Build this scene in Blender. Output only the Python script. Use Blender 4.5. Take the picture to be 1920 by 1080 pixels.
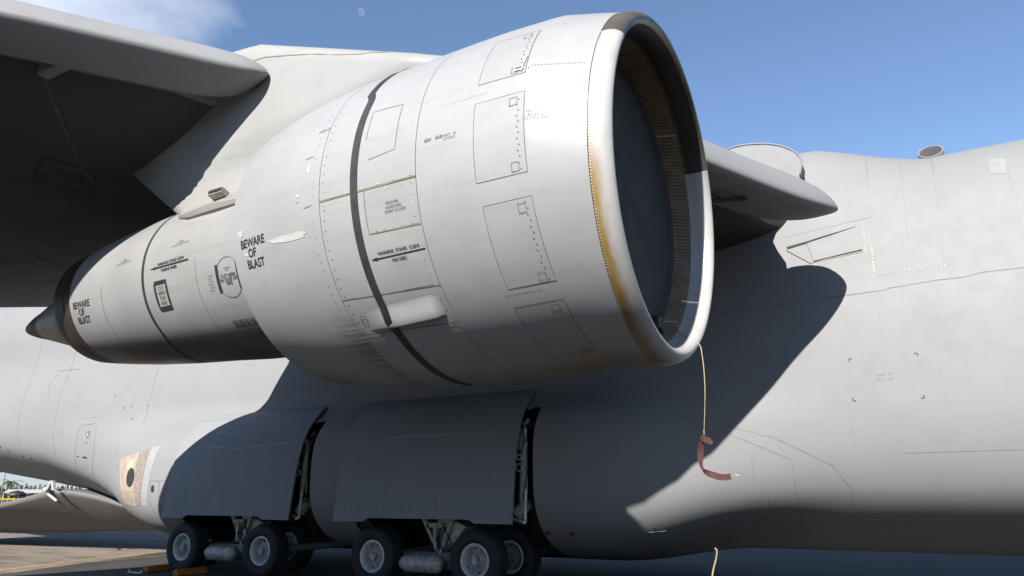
import bpy, bmesh, math, random
import numpy as np
from mathutils import Vector, Matrix
from mathutils.bvhtree import BVHTree

random.seed(7)
SC = bpy.context.scene
COL = SC.collection
for o in list(bpy.data.objects):
    bpy.data.objects.remove(o, do_unlink=True)

# ------------------------------------------------------------------ camera, sky, sun, exposure
cam_d = bpy.data.cameras.new('camera')
cam_d.sensor_width = 36.0
cam_d.lens = 1356.0 / 1920 * 36
cam_d.clip_start = 0.05
cam_d.clip_end = 30000
cam = bpy.data.objects.new('camera', cam_d)
COL.objects.link(cam)
c_r = Vector((0.8703, 0.4925, -0.0038)); c_u = Vector((0.1380, -0.2363, 0.9618)); c_f = Vector((-0.4728, 0.8376, 0.2736))
m = Matrix((c_r, c_u, -c_f)).transposed().to_4x4()
m.translation = Vector((0, 0, 1.905))
cam.matrix_world = m
SC.camera = cam

SUN_DIR = Vector((0.085, -1.0, 0.65)).normalized()        # towards the sun
w = bpy.data.worlds.new('World'); SC.world = w; w.use_nodes = True
wn, wl = w.node_tree.nodes, w.node_tree.links
wn.clear()
w_out = wn.new('ShaderNodeOutputWorld'); w_bg = wn.new('ShaderNodeBackground')
w_sky = wn.new('ShaderNodeTexSky'); w_sky.sky_type = 'NISHITA'; w_sky.sun_disc = False
w_sky.sun_elevation = math.asin(SUN_DIR.z)
w_sky.sun_rotation = math.atan2(SUN_DIR.x, SUN_DIR.y)
w_sky.air_density = 1.0; w_sky.dust_density = 0.15; w_sky.ozone_density = 2.6; w_sky.altitude = 600
w_bg.inputs['Strength'].default_value = 0.076
# thin clouds drifting over the whole sky
w_tc = wn.new('ShaderNodeTexCoord')
w_map = wn.new('ShaderNodeMapping'); w_map.inputs['Scale'].default_value = (1.0, 1.0, 2.2)
w_map.inputs['Location'].default_value = (0.55, 0.3, 0.0)
w_n = wn.new('ShaderNodeTexNoise'); w_n.inputs['Scale'].default_value = 1.6; w_n.inputs['Detail'].default_value = 8; w_n.inputs['Roughness'].default_value = 0.55
w_cr = wn.new('ShaderNodeValToRGB')
w_cr.color_ramp.elements[0].position = 0.58; w_cr.color_ramp.elements[0].color = (0, 0, 0, 1)
w_cr.color_ramp.elements[1].position = 0.86; w_cr.color_ramp.elements[1].color = (1, 1, 1, 1)
w_mix = wn.new('ShaderNodeMix'); w_mix.data_type = 'RGBA'
w_mix.inputs['B'].default_value = (5.6, 5.9, 6.6, 1)
wl.new(w_tc.outputs['Generated'], w_map.inputs['Vector']); wl.new(w_map.outputs['Vector'], w_n.inputs['Vector'])
w_dot = wn.new('ShaderNodeVectorMath'); w_dot.operation = 'DOT_PRODUCT'; w_dot.inputs[1].default_value = Vector((-0.80, 0.27, 0.57)).normalized()
w_mr = wn.new('ShaderNodeMapRange'); w_mr.interpolation_type = 'SMOOTHSTEP'
w_mr.inputs['From Min'].default_value = .945; w_mr.inputs['From Max'].default_value = .995; w_mr.inputs['To Min'].default_value = 0.0; w_mr.inputs['To Max'].default_value = .17
w_add = wn.new('ShaderNodeMath'); w_add.operation = 'ADD'
wl.new(w_tc.outputs['Generated'], w_dot.inputs[0]); wl.new(w_dot.outputs['Value'], w_mr.inputs['Value'])
wl.new(w_mr.outputs['Result'], w_add.inputs[0]); wl.new(w_n.outputs['Fac'], w_add.inputs[1])
wl.new(w_add.outputs[0], w_cr.inputs['Fac']); wl.new(w_cr.outputs['Color'], w_mix.inputs['Factor'])
w_sep = wn.new('ShaderNodeSeparateXYZ'); w_hz = wn.new('ShaderNodeMapRange'); w_hz.interpolation_type = 'SMOOTHSTEP'
w_hz.inputs['From Min'].default_value = 0.0; w_hz.inputs['From Max'].default_value = 0.36
w_tint = wn.new('ShaderNodeMix'); w_tint.data_type = 'RGBA'; w_tint.inputs['A'].default_value = (.42, .47, .64, 1); w_tint.inputs['B'].default_value = (1, 1, 1, 1)
w_mul = wn.new('ShaderNodeMix'); w_mul.data_type = 'RGBA'; w_mul.blend_type = 'MULTIPLY'; w_mul.inputs['Factor'].default_value = 1.0
wl.new(w_tc.outputs['Generated'], w_sep.inputs[0]); wl.new(w_sep.outputs['Z'], w_hz.inputs['Value']); wl.new(w_hz.outputs['Result'], w_tint.inputs['Factor'])
wl.new(w_sky.outputs['Color'], w_mul.inputs['A']); wl.new(w_tint.outputs['Result'], w_mul.inputs['B'])
wl.new(w_mul.outputs['Result'], w_mix.inputs['A']); wl.new(w_mix.outputs['Result'], w_bg.inputs['Color'])
wl.new(w_bg.outputs['Background'], w_out.inputs['Surface'])

sun_d = bpy.data.lights.new('sun', 'SUN'); sun_d.energy = 5.0; sun_d.angle = math.radians(0.5); sun_d.color = (1.0, 0.965, 0.92)
sun = bpy.data.objects.new('sun', sun_d); COL.objects.link(sun)
sun.rotation_euler = (-SUN_DIR).to_track_quat('-Z', 'Y').to_euler()

vs = SC.view_settings
SC.display_settings.display_device = 'sRGB'
vs.view_transform = 'Standard'; vs.look = 'None'; vs.exposure = 1.4; vs.gamma = 1.0; vs.use_curve_mapping = False
SC.cycles.max_bounces = 8
SC.cycles.sample_clamp_indirect = 8.0

# ------------------------------------------------------------------ node helpers
class Nd:
    """A tiny expression builder for shader maths."""
    def __init__(s, t, sock): s.t, s.s = t, sock
    def _op(s, op, *a, clamp=False):
        n = s.t.nodes.new('ShaderNodeMath'); n.operation = op; n.use_clamp = clamp
        for i, v in enumerate((s,) + a):
            if isinstance(v, Nd): s.t.links.new(v.s, n.inputs[i])
            else: n.inputs[i].default_value = v
        return Nd(s.t, n.outputs[0])
    def __add__(s, o): return s._op('ADD', o)
    __radd__ = __add__
    def __mul__(s, o): return s._op('MULTIPLY', o)
    __rmul__ = __mul__
    def __sub__(s, o): return s._op('SUBTRACT', o)
    def __rsub__(s, o): return (s * -1.0) + o
    def pow(s, o): return s._op('POWER', o)
    def abs(s): return s._op('ABSOLUTE')
    def clamp(s): return s._op('ADD', 0.0, clamp=True)
    def step(s, a, b):
        n = s.t.nodes.new('ShaderNodeMapRange'); n.interpolation_type = 'SMOOTHSTEP'
        s.t.links.new(s.s, n.inputs['Value']); n.inputs['From Min'].default_value = a; n.inputs['From Max'].default_value = b
        if a > b:
            n.inputs['From Min'].default_value = b; n.inputs['From Max'].default_value = a
            n.inputs['To Min'].default_value = 1.0; n.inputs['To Max'].default_value = 0.0
        return Nd(s.t, n.outputs['Result'])
    def band(s, a, b, e): return s.step(a - e, a + e) * s.step(b + e, b - e)

class Mat:
    def __init__(s, name, rough=0.5, metal=0.0, spec=0.3):
        s.m = bpy.data.materials.new(name); s.m.use_nodes = True
        s.t = s.m.node_tree; s.b = s.t.nodes['Principled BSDF']
        s.b.inputs['Roughness'].default_value = rough; s.b.inputs['Metallic'].default_value = metal
        s.b.inputs['Specular IOR Level'].default_value = spec
    def coord(s, kind='Object'):
        n = s.t.nodes.new('ShaderNodeTexCoord'); return n.outputs[kind]
    def xyz(s, kind='Object'):
        n = s.t.nodes.new('ShaderNodeSeparateXYZ'); s.t.links.new(s.coord(kind), n.inputs[0])
        return [Nd(s.t, n.outputs[i]) for i in range(3)]
    def noise(s, scale=(1, 1, 1), k=1.0, detail=4, kind='Object', rough=0.55, off=(0, 0, 0)):
        mp = s.t.nodes.new('ShaderNodeMapping'); mp.inputs['Scale'].default_value = scale; mp.inputs['Location'].default_value = off
        s.t.links.new(s.coord(kind), mp.inputs['Vector'])
        n = s.t.nodes.new('ShaderNodeTexNoise'); n.inputs['Scale'].default_value = k; n.inputs['Detail'].default_value = detail
        n.inputs['Roughness'].default_value = rough
        s.t.links.new(mp.outputs[0], n.inputs['Vector']); return Nd(s.t, n.outputs['Fac'])
    def col(s, c):
        n = s.t.nodes.new('ShaderNodeRGB'); n.outputs[0].default_value = (*c, 1); return n.outputs[0]
    def mix(s, a, b, f):
        n = s.t.nodes.new('ShaderNodeMix'); n.data_type = 'RGBA'
        for k, v in (('A', a), ('B', b)):
            if isinstance(v, tuple): n.inputs[k].default_value = (*v, 1)
            else: s.t.links.new(v, n.inputs[k])
        if isinstance(f, Nd): s.t.links.new(f.s, n.inputs['Factor'])
        else: n.inputs['Factor'].default_value = f
        return n.outputs['Result']
    def base(s, c):
        if isinstance(c, tuple): s.b.inputs['Base Color'].default_value = (*c, 1)
        else: s.t.links.new(c, s.b.inputs['Base Color'])
        return s
    def rough(s, n): s.t.links.new(n.s, s.b.inputs['Roughness'])
    def bump(s, n, strength=0.2, dist=0.01):
        b = s.t.nodes.new('ShaderNodeBump'); b.inputs['Strength'].default_value = strength; b.inputs['Distance'].default_value = dist
        s.t.links.new(n.s, b.inputs['Height']); s.t.links.new(b.outputs[0], s.b.inputs['Normal'])

def plain(name, c, rough=0.5, metal=0.0, var=0.25, scale=6.0, spec=0.4):
    M = Mat(name, rough, metal, spec)
    n = M.noise(k=scale, detail=5)
    dark = tuple(x * (1 - var) for x in c); lite = tuple(min(1, x * (1 + var)) for x in c)
    M.base(M.mix(dark, lite, n.step(0.3, 0.7)))
    return M.m

def dirty_paint(name, c, dirt=(0.09, 0.08, 0.07), amount=0.35, rough=0.6):
    """weathered aircraft paint, in metres of object space"""
    M = Mat(name, rough, 0, 0.2)
    big = M.noise((.35, .35, .5), 1.0, 4); fine = M.noise((3, 3, 3), 1.0, 6, off=(3, 1, 7))
    run = M.noise((5, 5, .35), 1.0, 5, off=(9, 2, 4))
    col = M.mix(tuple(x * .97 for x in c), tuple(min(1, x * 1.03) for x in c), big.step(.3, .7))
    col = M.mix(col, tuple(x * .86 for x in c), fine.step(.5, .75) * .3)
    col = M.mix(col, dirt, run.step(.56, .8) * amount)
    M.base(col); M.rough(fine * .2 + (rough - .1))
    M.bump(M.noise((.8, .8, 1.6), 1.0, 2, off=(5, 5, 5)), .12, .01)
    return M.m

# ------------------------------------------------------------------ object helpers
def link(o, parent=None, **kw):
    COL.objects.link(o)
    if parent is not None:
        o.parent = parent
    for k, v in kw.items(): o[k] = v
    return o

def empty(name, loc=(0, 0, 0), parent=None, **kw):
    o = bpy.data.objects.new(name, None); o.location = loc; o.empty_display_size = .2
    return link(o, parent, **kw)

def mesh_obj(name, verts, faces, mat, parent=None, smooth=True, uv=None, **kw):
    me = bpy.data.meshes.new(name)
    me.from_pydata([tuple(v) for v in verts], [], [tuple(int(i) for i in f) for f in faces])
    if isinstance(mat, (list, tuple)):
        for q in mat: me.materials.append(q)
    elif mat: me.materials.append(mat)
    if smooth: me.polygons.foreach_set('use_smooth', [True] * len(me.polygons))
    if uv is not None:
        ul = me.uv_layers.new(name='UVMap')
        li = np.zeros(len(me.loops), np.int32); me.loops.foreach_get('vertex_index', li)
        ul.data.foreach_set('uv', np.asarray(uv, np.float32)[li].ravel())
    me.update()
    return link(bpy.data.objects.new(name, me), parent, **kw)

def bm_obj(name, bm, mat, parent=None, smooth=False, bevel=0.0, **kw):
    bmesh.ops.recalc_face_normals(bm, faces=bm.faces)
    me = bpy.data.meshes.new(name); bm.to_mesh(me); bm.free()
    if mat: me.materials.append(mat)
    if smooth: me.polygons.foreach_set('use_smooth', [True] * len(me.polygons))
    o = bpy.data.objects.new(name, me)
    if bevel:
        b = o.modifiers.new('bevel', 'BEVEL'); b.width = bevel; b.segments = 2; b.limit_method = 'ANGLE'
    return link(o, parent, **kw)

def auto_smooth(o, deg=35):
    me = o.data
    me.polygons.foreach_set('use_smooth', [True] * len(me.polygons))
    try: me.set_sharp_from_angle(angle=math.radians(deg))
    except Exception: pass
    return o

def grid_faces(nu, nv, close_v=False):
    f = []
    for i in range(nu - 1):
        for j in range(nv if close_v else nv - 1):
            k = (j + 1) % nv
            f.append((i * nv + j, i * nv + k, (i + 1) * nv + k, (i + 1) * nv + j))
    return f

def bm_box(bm, c, s, rot=None):
    r = bmesh.ops.create_cube(bm, size=1.0)
    M = Matrix.Translation(c) @ (rot.to_4x4() if rot else Matrix()) @ Matrix.Diagonal((*s, 1))
    bmesh.ops.transform(bm, matrix=M, verts=r['verts']); return r['verts']

def bm_cyl(bm, a, b, r0, r1=None, seg=16):
    a, b = Vector(a), Vector(b); r1 = r0 if r1 is None else r1
    d = b - a
    r = bmesh.ops.create_cone(bm, cap_ends=True, segments=seg, radius1=r0, radius2=r1, depth=d.length)
    M = Matrix.Translation((a + b) / 2) @ d.to_track_quat('Z', 'Y').to_matrix().to_4x4()
    bmesh.ops.transform(bm, matrix=M, verts=r['verts']); return r['verts']

def tube(name, pts, rad, mat, parent=None, seg=8, **kw):
    """swept tube along a polyline, radius per point or constant"""
    P = [Vector(p) for p in pts]; V = []; n = len(P)
    rr = rad if isinstance(rad, (list, tuple)) else [rad] * n
    up = Vector((0, 0, 1)); prev = None
    for i in range(n):
        t = (P[min(i + 1, n - 1)] - P[max(i - 1, 0)]).normalized()
        if prev is None:
            a = t.cross(up)
            if a.length < .05: a = t.cross(Vector((1, 0, 0)))
            a.normalize()
        else:
            a = (prev - t * prev.dot(t)).normalized()
        prev = a; b = t.cross(a)
        for k in range(seg):
            th = 2 * math.pi * k / seg
            V.append(P[i] + (a * math.cos(th) + b * math.sin(th)) * rr[i])
    F = grid_faces(n, seg, True)
    F.append(tuple(range(seg))[::-1]); F.append(tuple(range((n - 1) * seg, n * seg)))
    return mesh_obj(name, V, F, mat, parent, **kw)

def spline(pts, n=8):
    """Catmull-Rom through the points"""
    P = [np.array(p, float) for p in pts]; P = [2 * P[0] - P[1]] + P + [2 * P[-1] - P[-2]]; out = []
    for i in range(1, len(P) - 2):
        for k in range(n):
            t = k / n
            out.append(.5 * ((2 * P[i]) + (-P[i - 1] + P[i + 1]) * t + (2 * P[i - 1] - 5 * P[i] + 4 * P[i + 1] - P[i + 2]) * t * t + (-P[i - 1] + 3 * P[i] - 3 * P[i + 1] + P[i + 2]) * t ** 3))
    out.append(P[-2]); return out

def text_mesh(body, size, spacing=1.0, bold=0.0, align='CENTER'):
    """flat lettering -> (verts 2D, faces)"""
    cu = bpy.data.curves.new('t', 'FONT'); cu.body = body; cu.size = size; cu.align_x = align; cu.align_y = 'CENTER'
    cu.space_character = spacing; cu.offset = bold; cu.resolution_u = 3
    o = bpy.data.objects.new('t', cu); COL.objects.link(o)
    me = bpy.data.meshes.new_from_object(o.evaluated_get(bpy.context.evaluated_depsgraph_get()))
    bm = bmesh.new(); bm.from_mesh(me); bmesh.ops.triangulate(bm, faces=bm.faces)
    V = [(v.co.x, v.co.y) for v in bm.verts]; F = [[v.index for v in f.verts] for f in bm.faces]
    bm.free(); bpy.data.objects.remove(o); bpy.data.curves.remove(cu); bpy.data.meshes.remove(me)
    return V, F

def bvh_of(o):
    me = o.data
    return BVHTree.FromPolygons([v.co.copy() for v in me.vertices], [tuple(p.vertices) for p in me.polygons])

def ribbon(name, tree, pts, width, mat, parent, off=0.004, step=0.12, close=False, ends=None, **kw):
    """a narrow strip laid on a surface along a polyline of world points"""
    P = [Vector(p) for p in pts]
    if close: P.append(P[0])
    Q = []
    for a, b in zip(P[:-1], P[1:]):
        k = max(1, int((b - a).length / step))
        for i in range(k): Q.append(a.lerp(b, i / k))
    Q.append(P[-1]); S = []
    for q in Q:
        l, nrm, _, _ = tree.find_nearest(q)
        if (cam.matrix_world.translation - l).dot(nrm) < 0: nrm = -nrm
        S.append((l, nrm))
    V = []
    for i, (l, nrm) in enumerate(S):
        t = S[min(i + 1, len(S) - 1)][0] - S[max(i - 1, 0)][0]
        sd = t.cross(nrm).normalized()
        ww = width if not ends else width * np.interp(i / (len(S) - 1), [0, 1], ends)
        for sg in (-.5, .5): V.append(l + sd * sg * ww + nrm * off)
    F = [(2 * i, 2 * i + 1, 2 * i + 3, 2 * i + 2) for i in range(len(S) - 1)]
    return mesh_obj(name, V, F, mat, parent, **kw)

def decal(name, tree, origin, udir, vdir, V2, F, mat, parent, off=0.005, **kw):
    """flat outline snapped to a surface; origin is a world point near it"""
    o, u, v = Vector(origin), Vector(udir).normalized(), Vector(vdir).normalized(); V = []
    for x, y in V2:
        l, nrm, _, _ = tree.find_nearest(o + u * x + v * y)
        if (cam.matrix_world.translation - l).dot(nrm) < 0: nrm = -nrm
        V.append(l + nrm * off)
    return mesh_obj(name, V, F, mat, parent, **kw)

def dots_on(name, tree, pts, r, mat, parent, off=0.004, **kw):
    V, F = [], []
    for p in pts:
        l, nrm, _, _ = tree.find_nearest(Vector(p))
        if (cam.matrix_world.translation - l).dot(nrm) < 0: nrm = -nrm
        a = nrm.orthogonal().normalized(); b = nrm.cross(a); k = len(V)
        V.append(l + nrm * (off + r * .35))
        for i in range(6):
            th = i * math.pi / 3; V.append(l + nrm * off * .5 + (a * math.cos(th) + b * math.sin(th)) * r)
        for i in range(6): F.append((k, k + 1 + i, k + 1 + (i + 1) % 6))
    return mesh_obj(name, V, F, mat, parent, kind='stuff', **kw)

# ------------------------------------------------------------------ materials
M_fus = dirty_paint('fuselage paint', (.158, .158, .157), dirt=(.09,.08,.07), amount=.10)
M_under = dirty_paint('shade-darkened wing underside', (.050, .050, .050), dirt=(.03, .028, .026), amount=.2)  # underside colour darkened so the wing's shade reads deeper
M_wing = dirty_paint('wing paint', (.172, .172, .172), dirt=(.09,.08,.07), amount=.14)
M_ramp = dirty_paint('ramp paint', (.095, .094, .091), dirt=(.06, .055, .05), amount=.4)
M_door = dirty_paint('gear door paint', (.165, .168, .171), dirt=(.10,.095,.09), amount=.25)
M_pyl = dirty_paint('pylon paint', (.20, .197, .188), dirt=(.165, .135, .09), amount=.3)
M_line = plain('panel gap', (.095, .09, .085), .7)
M_soft = plain('soft panel line', (.112, .11, .107), .6)
M_rust = plain('rusty seam', (.11, .085, .06), .7)
M_ink = plain('black stencil', (.013, .013, .013), .6)
M_faint = plain('faded stencil', (.10, .10, .10), .6)
M_black = plain('black stripe rubber', (.018, .017, .0165), .55)
M_rivet = plain('rivet', (.17, .145, .11), .4, .3)
M_gold = plain('bare rivet', (.34, .27, .17), .45, .3)
M_dark = plain('dark void', (.012, .012, .013), .8)
M_tyre = plain('tyre rubber', (.012, .012, .012), .75, 0, .3)
M_rim = plain('wheel rim paint', (.40, .40, .39), .45, .1, .15, 12)
M_hub = plain('wheel hub steel', (.28, .27, .25), .45, .5, .3, 20)
M_gear = plain('landing gear paint', (.28, .265, .24), .45, .1, .3, 9)
M_rod = plain('polished rod', (.5, .49, .47), .4, .2)
M_act = plain('actuator paint', (.50, .48, .45), .5, 0, .2, 9)
M_brown = plain('bare brown lip', (.09, .074, .058), .35, .35, .2, 5, .5)
M_brownin = plain('bare brown inner lip', (.028, .024, .02), .5, .2, .2, 5)
M_lining = plain('brown inlet lining', (.115, .078, .046), .7, 0, .3, 8)
M_perf = plain('lining hole rim', (.40, .29, .18), .6)
M_cover = plain('slate cover cloth', (.038, .036, .034), .85, 0, .15, 3)
M_nozz = plain('scorched nozzle steel', (.036, .029, .023), .45, .45, .35, 9, .5)
M_plugm = plain('burnt plug steel', (.20, .165, .13), .42, .35, .35, 11, .5)
M_tip = plain('rusty plug tip', (.12, .062, .032), .55, .4, .3, 14)
M_tan = plain('tan primer', (.235, .19, .15), .6, 0, .12, 5)
M_tan2 = plain('scraped grey primer', (.16, .135, .115), .7, 0, .45, 26)
M_orange = plain('orange chock paint', (.36, .12, .012), .55, 0, .25, 12)
M_cord = plain('yellow cord', (.25, .21, .095), .7)
M_redrib = plain('faded red ribbon', (.036, .010, .007), .8, 0, .3, 30)
M_red = plain('red marking', (.16, .012, .01), .6)
M_white = plain('white patch paint', (.29, .285, .275), .5, 0, .05)

# nacelle paint: UV = (station in metres, angle / 360)
def nacelle_paint(name, c):
    M = Mat(name, .38, 0, .4)
    u, v, _ = M.xyz('UV'); th = v * 360.0
    mott = M.noise((1.0, 1.0, 1.0), 1.1, 4); fine = M.noise((5, 5, 5), 1.0, 6, off=(2, 8, 1))
    streak = M.noise((1.2, 70, 1), 1.0, 6, 'UV'); streak2 = M.noise((1.6, 260, 1), 1.0, 5, 'UV', off=(4, 2, 0))
    col = M.mix(tuple(x * .94 for x in c), tuple(x * 1.04 for x in c), mott.step(.3, .7))
    col = M.mix(col, tuple(x * .84 for x in c), fine.step(.52, .75) * .45)
    col = M.mix(col, (.15, .14, .125), streak.step(.52, .8) * .28)
    # sooty leak behind the aft seam, low on the side
    soot = u.step(2.36, 2.46) * u.step(2.82, 2.46) * th.step(-38.0, -54.0) * streak2.step(.40, .56)
    col = M.mix(col, (.05, .043, .036), (soot * .62).clamp())
    # oily brown along the keel
    keel = th.step(-66.0, -88.0) * mott.step(.35, .62)
    col = M.mix(col, (.15, .11, .065), keel * .6)
    M.base(col); M.rough(fine * .3 + .24)
    M.bump(mott, .15, .02)
    return M.m
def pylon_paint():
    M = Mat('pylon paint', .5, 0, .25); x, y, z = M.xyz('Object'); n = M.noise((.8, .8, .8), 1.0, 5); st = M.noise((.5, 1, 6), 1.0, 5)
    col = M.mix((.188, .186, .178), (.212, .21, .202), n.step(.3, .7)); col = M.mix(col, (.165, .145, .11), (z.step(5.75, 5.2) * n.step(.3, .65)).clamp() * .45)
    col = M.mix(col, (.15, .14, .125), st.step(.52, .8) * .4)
    M.base(M.mix(col, (.07, .066, .06), (x + n * 1.2).step(-6.6, -8.4) * .8)); return M.m  # aft end: shade under the wing painted in as a darker colour
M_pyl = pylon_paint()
M_nac = nacelle_paint('nacelle paint', (.212, .212, .209))
M_nac2 = nacelle_paint('nacelle panel paint', (.205, .205, .201))

def core_paint():
    M = Mat('core cowl paint', .34, 0, .45)
    u, v, _ = M.xyz('UV'); th = v * 360.0
    st = M.noise((.7, 60, 1), 1.0, 6, 'UV'); mott = M.noise((1.5, 1.5, 1.5), 1.0, 5)
    col = M.mix((.175, .172, .167), (.20, .197, .192), mott.step(.3, .7))
    col = M.mix(col, (.145, .132, .115), st.step(.5, .75) * .4)
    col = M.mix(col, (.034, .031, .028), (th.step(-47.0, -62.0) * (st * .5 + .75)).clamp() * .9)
    M.base(col); return M.m
M_core = core_paint()

def lip_paint():
    M = Mat('white lip paint', .35, 0, .45)
    u, v, _ = M.xyz('UV'); th = v * 360.0
    n = M.noise((3, 3, 3), 1.0, 6); n2 = M.noise((9, 30, 1), 1.0, 6, 'UV')
    col = M.mix((.27, .26, .25), (.30, .295, .285), n.step(.3, .7))
    # ochre and rust run along the riveted rear edge, from mid height down to the keel
    edge = (u + n2 * .08).step(-.075, .02)
    s1 = th.step(-4.0, -18.0) * th.step(-74.0, -52.0) * edge
    col = M.mix(col, (.17, .105, .018), (s1 * (n2 * .9 + .75)).clamp() * .95)
    s2 = th.step(-42.0, -58.0) * th.step(-100.0, -86.0) * (u + n2 * .10).step(-.10, .02)
    col = M.mix(col, (.11, .055, .02), (s2 * (n2 * .9 + .3)).clamp() * .8)
    col = M.mix(col, (.20, .17, .13), n.step(.45, .7) * .5)
    M.base(col); return M.m
M_lip = lip_paint()

# ------------------------------------------------------------------ the ground
def concrete():
    M = Mat('apron concrete', .85)
    n1 = M.noise((.05, .35, 1), 1.0, 6); n2 = M.noise((.4, 1.8, 1), 1.0, 6, off=(3, 3, 0)); n3 = M.noise((14, 14, 14), 1.0, 3)
    col = M.mix((.13, .104, .082), (.18, .147, .118), n1.step(.35, .65))
    col = M.mix(col, (.075, .06, .05), n2.step(.47, .64) * .75)
    col = M.mix(col, (.065, .055, .05), n3.step(.5, .8) * .4)
    M.base(col); M.bump(n3, .3, .01); return M.m
G = []
for z, r in ((0, 4000),):
    G = [(-r, -r, z), (r, -r, z), (r, r, z), (-r, r, z)]
M_asph = plain('apron asphalt', (.026, .023, .020), .9, 0, .3, .8)
mesh_obj('apron', G, [(0, 1, 2, 3)], M_asph, smooth=False, kind='structure')
mesh_obj('concrete_stand', [(-19.9, 8.5, .004), (-24.6, 19.5, .004), (-42, 30, .004), (-75, 10, .004), (-40, -6, .004)][::-1], [(0, 1, 2, 3, 4)], concrete(), smooth=False, kind='structure')
M_yel = plain('worn yellow road paint', (.34, .22, .035), .7, 0, .35, 3)
M_yel2 = plain('faded yellow road paint', (.24, .17, .06), .8, 0, .35, 3)
def ground_line(pts, wd, mat, z=.008):
    V = []
    P = [Vector((*p, z)) for p in pts]
    for i, p in enumerate(P):
        t = (P[min(i + 1, len(P) - 1)] - P[max(i - 1, 0)]).normalized(); s = t.cross(Vector((0, 0, 1)))
        V += [p - s * wd / 2, p + s * wd / 2]
    mesh_obj('apron_marking', V, [(2 * i, 2 * i + 1, 2 * i + 3, 2 * i + 2) for i in range(len(P) - 1)], mat, smooth=False, kind='structure')
ground_line([(-20.3, 8.2), (-21.7, 10.5), (-23.0, 14.0), (-23.9, 17.2), (-24.5, 21.0)], .13, M_yel)
ground_line([(-21.3, 9.0), (-22.0, 12.1), (-22.2, 15.2), (-22.3, 18.0)], .10, M_yel2)

# ------------------------------------------------------------------ THE AIRCRAFT
AC = empty('cargo_aircraft', (-8, 17.6, 0), label='pale grey four-engined military cargo aircraft standing on the apron with its cargo ramp lowered', category='aircraft')
AC_INV = Matrix.Translation(AC.location).inverted()
class Part:
    pass
def adopt(o, parent):
    """parent without moving: all aircraft meshes are modelled in world coordinates"""
    o.parent = parent
    o.matrix_parent_inverse = Matrix.Translation(-AC.location) if parent is AC else Matrix()
    return o
def part(name, V, F, mat, parent=None, **kw):
    o = mesh_obj(name, V, F, mat, None, **kw)
    return adopt(o, parent or AC)
def adoptp(o, parent=None): return adopt(o, parent or AC)
YC = 17.6

# ---- fuselage: implicit section, lofted along X
def sstep(x, a, b):
    t = np.clip((x - a) / (b - a), 0, 1); return t * t * (3 - 2 * t)
def smin(a, b, k):
    h = np.clip(.5 + .5 * (b - a) / k, 0, 1); return b * (1 - h) + a * h - k * h * (1 - h)
def superell(y, z, a, b, zc, n):
    a = np.maximum(a, .05)
    q = (np.abs(y / a) ** n + np.abs((z - zc) / b) ** n) ** (1 / n)
    return (q - 1) * np.minimum(a, b)
def f_section(X, y, z):
    lift = float(np.interp(-X, [19.5, 21, 23, 25, 27, 30, 33, 40, 48], [0, .08, .36, .80, 1.26, 1.62, 1.95, 2.8, 4.2]))
    up = 1.5 * sstep(X, -15, -32)
    nar = 1 - .10 * sstep(X, -24, -44)
    lower = superell(y, z, 3.45 * nar, 3.15 - lift * .42, 3.9 + lift * .58, 2.6)
    lower = -smin(-lower, -(.47 * (np.abs(y) - 2.86) - .88 * (z - 1.66 - lift)), .22)
    upper = superell(y, z, 3.15 * nar, 2.79, 5.9 + up, 2.6)
    d = smin(lower, upper, .5)
    fair = np.clip((.95 - X) / 2.25, 0, 1) ** .45 * (1 - sstep(X, -14, -19))
    if np.any(fair > 0):
        wf = superell(y, z, 2.2 + 1.0 * fair, 1.2 + 1.47 * fair, 6.5, 3.4)
        d = smin(d, wf, .35)
    pod = sstep(X, -.6, -6.2) * (1 - sstep(X, -18.6, -27.0))
    p2 = superell(y, z, 2.5 + 1.97 * pod, .9 + 1.05 * pod, 2.4 + lift + .5 * (1 - pod), 3.0)
    return smin(d, p2, .45)
def section(X, th):
    """radius from (y=0,z=2.9) at each angle"""
    c, s = np.cos(th), np.sin(th); lo = np.zeros_like(th); hi = np.full_like(th, 9.0)
    for _ in range(34):
        mid = (lo + hi) / 2
        ins = f_section(X, mid * c, 2.9 + mid * s) < 0
        lo = np.where(ins, mid, lo); hi = np.where(ins, hi, mid)
    return lo
WELL = [(-17.8, -12.95), (-11.75, -6.95)]
xs = np.unique(np.round(np.concatenate([np.arange(-48, -38, .5), np.arange(-38, 3, .25), np.arange(3, 14.1, .5), [a for w_ in WELL for a in w_]]), 3))
th = np.concatenate([np.linspace(-90, 90, 121), np.linspace(90, 270, 41)[1:-1]]) * math.pi / 180
V = []
for X in xs:
    r = section(X, th)
    V.append(np.stack([np.full_like(r, X), YC - r * np.cos(th), 2.9 + r * np.sin(th)], -1))
V = np.concatenate(V); nth = len(th); F = []
for i in range(len(xs) - 1):
    xm = (xs[i] + xs[i + 1]) / 2
    well = any(a < xm < b for a, b in WELL)
    for j in range(nth):
        k = (j + 1) % nth
        if well:
            q = V[i * nth + j]; z = q[2]; y = YC - q[1]
            if y > 1.6 and z < 3.62: continue
        F.append((i * nth + j, (i + 1) * nth + j, (i + 1) * nth + k, i * nth + k))
F.append(tuple(range(nth))); F.append(tuple(range((len(xs) - 1) * nth, len(xs) * nth))[::-1])
FUS = part('fuselage', V, F, M_fus)
T_FUS = bvh_of(FUS)

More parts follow.
